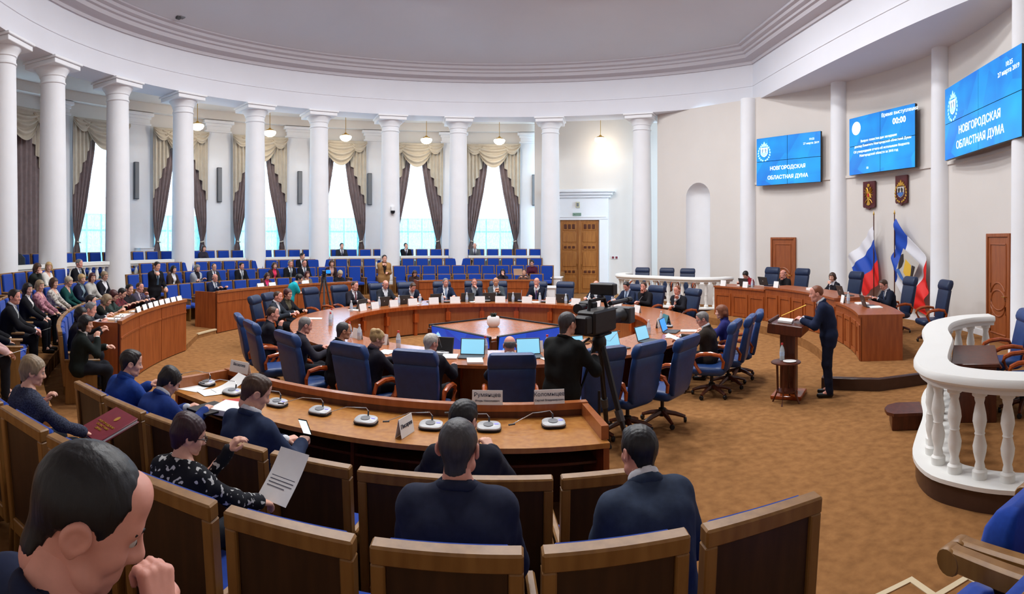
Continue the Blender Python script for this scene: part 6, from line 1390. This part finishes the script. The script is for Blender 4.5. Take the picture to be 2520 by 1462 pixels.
def laptop_parts(scr):
    lid = T(0, 0.12, 0.012) @ rtilt(-0.32)
    return [('keyboard_base', MB().rbox(-0.18, 0.18, -0.12, 0.12, 0, 0.018, 0.004).mesh('keyboard_base', M_DGREY)), ('lid', MB().rbox(-0.18, 0.18, 0.0, 0.012, 0.0, 0.245, 0.004, lid).mesh('lid', mat('laptop_lid', (58, 60, 60), 0.4))),
            ('screen', MB().box(-0.167, 0.167, -0.002, 0.0, 0.018, 0.23, lid).mesh('screen', scr)), ('badge', MB().lathe([(0.001, 0), (0.016, 0), (0.016, 0.001)], 12, M=lid @ T(0, 0.013, 0.125, 0, -PI / 2)).mesh('badge', M_SILVER))]
LAPS = {'on': laptop_parts(mat('laptop_screen', (128, 190, 216), 0.3, emit=0.75)), 'blue': laptop_parts(mat('laptop_screen_blue', (50, 140, 235), 0.3, emit=0.9)), 'off': laptop_parts(M_BLACK)}
def laptop(a, r, label, k, turn=0.0):
    x, y = rpol(r, a); l = thing('laptop', label, 'laptop', (x, y, RZ + 0.001), face_in(a) + turn, 'laptops on the ring table')
    for n, me in LAPS[k]: link(n, me, l)
for a, r, k, d in ((266.2, 3.72, 'on', 'with pale screen left of the bald man'), (279.3, 3.72, 'on', 'with pale screen right of the bald man'), (290.5, 3.75, 'on', 'glowing behind the tripod'), (301.5, 3.75, 'on', 'with bright screen before an empty chair'), (314.0, 3.75, 'on', 'with pale screen third from right'), (330.0, 3.72, 'blue', 'with vivid blue screen on the right'),
                   (258.6, 3.7, 'off', 'dark one by the white-haired man'), (155.5, 3.75, 'off', 'dark one before the striped tie'), (143.0, 3.75, 'off', 'grey one of the far left group'), (133.0, 3.75, 'off', 'grey one before the bald man at far left'), (118.0, 3.72, 'off', 'grey one right of the bending man'),
                   (104.0, 3.72, 'off', 'grey one beside the man touching his cheek'), (94.5, 3.72, 'off', 'grey one left of the bald man in grey'), (83.5, 3.72, 'off', 'grey one between two bald men'), (62.0, 3.72, 'off', 'grey one near the empty tufted chair')):
    laptop(a, r, 'open laptop on the ring table, ' + d, k)
for a, d in ((150.0, 'far left'), (113.0, 'far side left of the grey-haired man'), (95.6, 'far side middle'), (80.5, 'far side before the bald man in navy'), (70.0, 'before the empty tufted chair'), (51.0, 'before the old man'), (39.0, 'before the young man in black'), (25.0, 'right of the ring'), (339.0, 'right by the blue screen'), (300.0, 'near right'), (259.0, 'near left')):
    x, y = rpol(3.56, a); mic(x, y, RZ + 0.001, face_in(a), 'slim conference microphone on the ring table, ' + d, 'up', 'microphones on the ring table')
for a, r, h, d in ((246.5, 3.85, 0.012, 'by the blonde bun'), (267.5, 4.0, 0.03, 'in front of the left pale laptop'), (261.5, 3.75, 0.02, 'left of the pale laptop'), (332.5, 4.0, 0.01, 'held by the man in brown'), (322.0, 3.95, 0.015, 'under the arm of the man in brown'), (283.0, 3.95, 0.012, 'right of the bald man'), (187.0, 3.8, 0.01, 'before the dark bob'),
                   (160.5, 3.55, 0.01, 'far left'), (127.0, 3.6, 0.012, 'by the bending man'), (101.5, 3.55, 0.008, 'far side middle'), (74.0, 3.55, 0.008, 'before the bald man in navy'), (57.0, 3.6, 0.008, 'before the old man'), (33.0, 3.6, 0.01, 'before the young man')):
    x, y = rpol(r, a); sheet(x, y, RZ + 0.002, face_in(a) + 0.15, 0.22, 0.3, 'white papers on the ring table ' + d, h=h, group='papers on the ring table')
# teal folder and a glass near the right of the ring
x, y = rpol(3.5, 341.0); tf = thing('upright_folder', 'teal folder standing on the right of the ring table', 'folder', (x, y, RZ + 0.001), face_in(341) + 0.4)
for s in (-1, 1): obj('cover', MB().box(-0.16, 0.16, -0.002, 0.002, 0, 0.23, T(0, 0.06 * s, 0) @ rtilt(s * 0.25)), mat('teal_card', (60, 120, 130), 0.6), tf)

# ---- cards and papers of the other desks
for i, a in enumerate((186.2, 188.0, 189.8, 191.6, 193.4, 195.2, 197.2, 199.4)):
    x, y = BC[0] + (BR + 0.02) * math.cos(rad(a)), BC[1] + (BR + 0.02) * math.sin(rad(a)); tent(x, y, 1.141, face_in(a), 0.22, 0.1, 'white name card on the left desk rim, %s from the aisle' % ORD[i], 'name cards on the left desk')
for i, (a, r, h) in enumerate(((198.0, 9.45, 0.02), (200.6, 9.5, 0.03), (203.4, 9.45, 0.012), (204.8, 9.5, 0.04), (206.0, 9.45, 0.02), (196.0, 9.5, 0.01), (193.0, 9.5, 0.01), (190.0, 9.5, 0.01))):
    x, y = BC[0] + r * math.cos(rad(a)), BC[1] + r * math.sin(rad(a)); sheet(x, y, 1.001, face_in(a) + 0.2 * (i % 3), 0.21, 0.297, 'white papers on the left desk, %s pile' % ORD[i], h=h, group='papers on the left desk')
for i, a in enumerate((199.3, 202.0, 204.2)):
    x, y = BC[0] + 9.28 * math.cos(rad(a)), BC[1] + 9.28 * math.sin(rad(a)); mic(x, y, 1.001, face_in(a), 'silver conference microphone on the left desk, %s from the aisle' % ORD[i], 'l', 'microphones on the left desk')
for i, t in enumerate((160.0, 156.3, 146.2)):
    x, y = pol(7.15, t); tent(x, y, 1.101, face_in(t), 0.26, 0.1, 'white name card on the far left desk, %s from its left end' % ORD[i], 'name cards on the far left desk')
x, y = pol(7.15, 87.0); sheet(x + 0.05, y + 0.5, 1.3, face_in(86), 0.3, 0.3, 'white paper held up at the right of the far desk', tilt=0.9)
for i, (t, zt) in enumerate(((29.3, 1.06), (22.5, 1.06), (-14.0, 1.06), (12.5, 1.14))):
    x, y = pol(7.3, t); tent(x, y, zt + 0.001, face_in(t), 0.2, 0.17, 'white name card on the presidium desk, %s' % ('at its left end', 'second from the left', 'by the man with glasses', 'before the bald man')[i], 'name cards of the presidium')
for i, (t, r, h, zt) in enumerate(((26.0, 7.7, 0.03, 1.06), (3.0, 7.6, 0.06, 1.14), (-17.0, 7.6, 0.03, 1.06), (-22.0, 7.7, 0.02, 1.06))):
    x, y = pol(r, t); sheet(x, y, zt + 0.001, face_in(t), 0.3, 0.24, 'white papers on the presidium desk, %s' % ('left section', 'before the woman in white', 'right section, nearer the middle', 'right section, nearer the end')[i], h=h, group='papers of the presidium')
for i, (t, k) in enumerate(((24.5, 1.06), (18.5, 1.14), (-9.0, 1.14), (-20.5, 1.06))):
    x, y = pol(7.65, t); l = thing('laptop', 'dark laptop on the presidium desk, %s from the left' % ORD[i], 'laptop', (x, y, k + 0.001), face_in(t), 'laptops of the presidium')
    for n, me in LAPS['off']: link(n, me, l)
for i, (t, k) in enumerate(((20.8, 1.06), (-15.6, 1.06))):
    x, y = pol(7.35, t); bottle(x, y, k + 0.001, 'water bottle on the %s section of the presidium desk' % ('left', 'right')[i], 1)
# black bag and white cabinet in the gallery
x, y = pol(12.6, 187.2)
bg_ = thing('equipment_bag', 'black equipment bag on a gallery seat behind the left columns', 'bag', (x, y, 1.4), face_in(187))
obj('body', MB().loft([[(a, b, c) for a, b in rrect(w_, d_, 5, 0.5)] for c, w_, d_ in ((0.06, 0.3, 0.15), (0.1, 0.34, 0.2), (0.5, 0.33, 0.19), (0.62, 0.2, 0.12))]), M_BLACK, bg_)
obj('strap', MB().tube([(-0.2, 0, 0.6), (-0.1, 0, 0.72), (0.1, 0, 0.72), (0.2, 0, 0.6)], 0.02, 6), M_BLACK, bg_)
x, y = pol(14.2, 157.3)
wc = thing('white_cabinet', 'white box cabinet standing before a gallery pilaster', 'cabinet', (x, y, 0.98), face_in(157.3))
obj('body', MB().rbox(-0.3, 0.3, -0.25, 0.2, 0, 1.1, 0.01), M_PAINT, wc); obj('top', MB().rbox(-0.32, 0.32, -0.27, 0.22, 1.1, 1.13, 0.006), M_PAINT, wc)

# ================================================================== HELD THINGS
def hand(label, i): return Vector(POSE[label][1][i])
p = hand('man in navy suit with white collar looking at his phone', 1)
ph = thing('smartphone', 'smartphone with a bright white screen in the hand of the man in navy', 'phone', (p.x + 0.02, p.y + 0.02, p.z + 0.03), rad(-10)); Mp = rtilt(0.55)
obj('case', MB().rbox(-0.038, 0.038, -0.005, 0.005, 0.0, 0.155, 0.004, Mp), M_BLACK, ph); obj('screen', MB().box(-0.034, 0.034, -0.0065, -0.005, 0.006, 0.149, Mp), mat('phone_screen', (225, 245, 250), 0.3, emit=1.0), ph)
M_RFOLD = mat('burgundy_leather', (120, 26, 44), 0.4, var=0.15, scale=20)
p = hand('woman with grey-blonde hair holding a red folder', 1)
fo = thing('red_folder', 'burgundy folder with gilt crest held by the grey-blonde woman', 'folder', (p.x + 0.02, p.y + 0.03, p.z + 0.04), rad(-22)); Mf = T(0, 0.08, 0, 0, 0.35)
obj('cover', MB().rbox(-0.17, 0.17, -0.17, 0.19, 0.02, 0.03, 0.004, Mf), M_RFOLD, fo); obj('pages', MB().rbox(-0.16, 0.165, -0.165, 0.18, 0.004, 0.02, 0.002, Mf), M_PAPER, fo); obj('back_cover', MB().rbox(-0.17, 0.17, -0.17, 0.19, -0.006, 0.004, 0.004, Mf), M_RFOLD, fo)
obj('gilt_crest', MB().lathe([(0.001, 0), (0.026, 0), (0.026, 0.002), (0.001, 0.002)], 14, M=Mf @ T(0.02, 0.09, 0.031) @ Matrix.Diagonal((0.75, 1.2, 1, 1))), M_GOLD, fo)
text('НОВГОРОДСКАЯ', 0.028, M_GOLD, fo, Mf @ T(0.0, 0.0, 0.032)); text('ОБЛАСТНАЯ', 0.028, M_GOLD, fo, Mf @ T(0.0, -0.035, 0.032)); text('ДУМА', 0.028, M_GOLD, fo, Mf @ T(0.0, -0.07, 0.032))
p = hand('woman with burgundy hair and glasses in black and white top', 1)
sheet(p.x + 0.03, p.y + 0.12, p.z + 0.1, rad(-18), 0.21, 0.3, 'white printed letter held by the woman with burgundy hair', tilt=0.75, curl=0.05, printed=9)
p = hand('woman in blue uniform with dark hair writing in a black folder', 1)
sheet(p.x + 0.0, p.y + 0.02, p.z - 0.04, face_in(252), 0.26, 0.34, 'black folder under the hand of the woman in blue uniform', h=0.02, m=M_BLACK)
for lab, i, d in (('person in pale pink blouse cut off by the left edge, holding papers', 1, 'white paper in the hands of the person in pale pink'), ('bearded man in dark suit with pale tie, left block', 1, 'white paper on the knees of the bearded man'),
                  ('woman in pink floral blouse, left block', 1, 'white paper in the lap of the woman in pink floral'), ('woman in brown jacket and white blouse holding papers', 1, 'white papers in the lap of the woman in brown'), ('grey-haired man with glasses in brown suit reading papers', 0, 'white paper lifted by the man in the brown suit')):
    p = hand(lab, i); sheet(p.x, p.y, p.z + 0.03, face_in(200) if 'brown suit' not in lab else rad(60), 0.22, 0.3, d, tilt=0.35)
p = POSE['man with dark hair resting his mouth on his fist, lower left'][1][1]

# ================================================================== TELEVISION CAMERAS
def tripod(parent, h, spread, m=M_BLACK, rot=0.0):
    for i in range(3):
        a = rad(90 + 120 * i) + rot; c, s = math.cos(a), math.sin(a)
        l = obj('leg', MB().tube([(0.04 * c, 0.04 * s, h), (spread * 0.55 * c, spread * 0.55 * s, h * 0.45), (spread * c, spread * s, 0.03)], [0.03, 0.028, 0.018], 6), m, parent)
        obj('leg_clamp', MB().tube([(spread * 0.5 * c, spread * 0.5 * s, h * 0.5), (spread * 0.58 * c, spread * 0.58 * s, h * 0.42)], 0.038, 8), M_DGREY, l)
        obj('foot', MB().lathe([(0.001, 0.0), (0.035, 0.0), (0.035, 0.02), (0.02, 0.05)], 8, (spread * c, spread * s, 0)), m, l)
    obj('head', MB().lathe([(0.05, h - 0.06), (0.07, h), (0.07, h + 0.05), (0.05, h + 0.1)], 12).rbox(-0.08, 0.08, -0.12, 0.12, h + 0.1, h + 0.13, 0.01), m, parent)
    obj('spreader', MB().tube([(0.0, 0, h * 0.35), (0.0, 0.0, h * 0.62)], 0.014, 6), m, parent)
tv = thing('video_camera', 'large black television camera on a tripod before the cameraman', 'camera', (1.16, -6.1, 0), rad(-38)); tv.scale = (1.12, 1.12, 1.03)
tripod(tv, 1.28, 0.48, rot=0.3)
obj('camera_body', MB().rbox(-0.1, 0.1, -0.26, 0.18, 1.42, 1.66, 0.02).rbox(-0.13, -0.1, -0.2, 0.1, 1.45, 1.6, 0.01), M_BLACK, tv)
obj('battery', MB().rbox(-0.08, 0.08, -0.38, -0.26, 1.44, 1.62, 0.015), M_BLACK, tv)
obj('lens', MB().lathe([(0.07, 0), (0.075, 0.1), (0.065, 0.12), (0.065, 0.2), (0.08, 0.22), (0.085, 0.3), (0.07, 0.3), (0.06, 0.28), (0.001, 0.27)], 20, M=T(0, 0.18, 1.53, 0, -PI / 2)), M_BLACK, tv)
obj('lens_hood', MB().rbox(-0.11, 0.11, 0.46, 0.58, 1.44, 1.62, 0.01), M_DGREY, tv)
obj('handle', MB().tube([(0, -0.2, 1.66), (0, -0.18, 1.76), (0, 0.1, 1.76), (0, 0.15, 1.66)], 0.018, 8), M_BLACK, tv)
obj('viewfinder', MB().rbox(-0.24, -0.08, 0.0, 0.12, 1.6, 1.72, 0.015).tube([(-0.16, 0.0, 1.66), (-0.16, -0.14, 1.66)], [0.04, 0.055], 10), M_BLACK, tv)
obj('microphone', MB().tube([(0.12, 0.0, 1.72), (0.12, 0.36, 1.72)], 0.024, 8).tube([(0.12, 0.36, 1.72), (0.12, 0.44, 1.72)], 0.03, 8), M_BLACK, tv)
obj('camera_light', MB().rbox(-0.12, 0.14, 0.02, 0.12, 1.8, 1.92, 0.01).tube([(0, 0.06, 1.76), (0, 0.06, 1.82)], 0.015, 6), M_BLACK, tv)
obj('tally_light', MB().box(-0.11, -0.104, -0.02, 0.0, 1.66, 1.675), mat('tally_red', (230, 50, 60), 0.4, emit=1.5), tv)
obj('pan_bar', MB().tube([(-0.05, -0.1, 1.36), (-0.16, -0.32, 1.22), (-0.2, -0.48, 1.16)], [0.012, 0.012, 0.018], 8), M_BLACK, tv)
tc2 = thing('small_video_camera', 'small camcorder with blue display on a dark tripod by the far desk', 'camera', (-5.1, 3.3, 0), rad(200))
tripod(tc2, 1.3, 0.38, M_DGREY)
obj('camera_body', MB().rbox(-0.05, 0.05, -0.12, 0.14, 1.43, 1.55, 0.012), M_BLACK, tc2)
obj('lens', MB().lathe([(0.04, 0), (0.045, 0.08), (0.03, 0.08), (0.001, 0.07)], 14, M=T(0, 0.14, 1.49, 0, -PI / 2)), M_BLACK, tc2)
obj('display', MB().rbox(-0.19, -0.06, -0.03, -0.015, 1.46, 1.56, 0.004), mat('camcorder_display', (30, 120, 230), 0.3, emit=1.2), tc2)
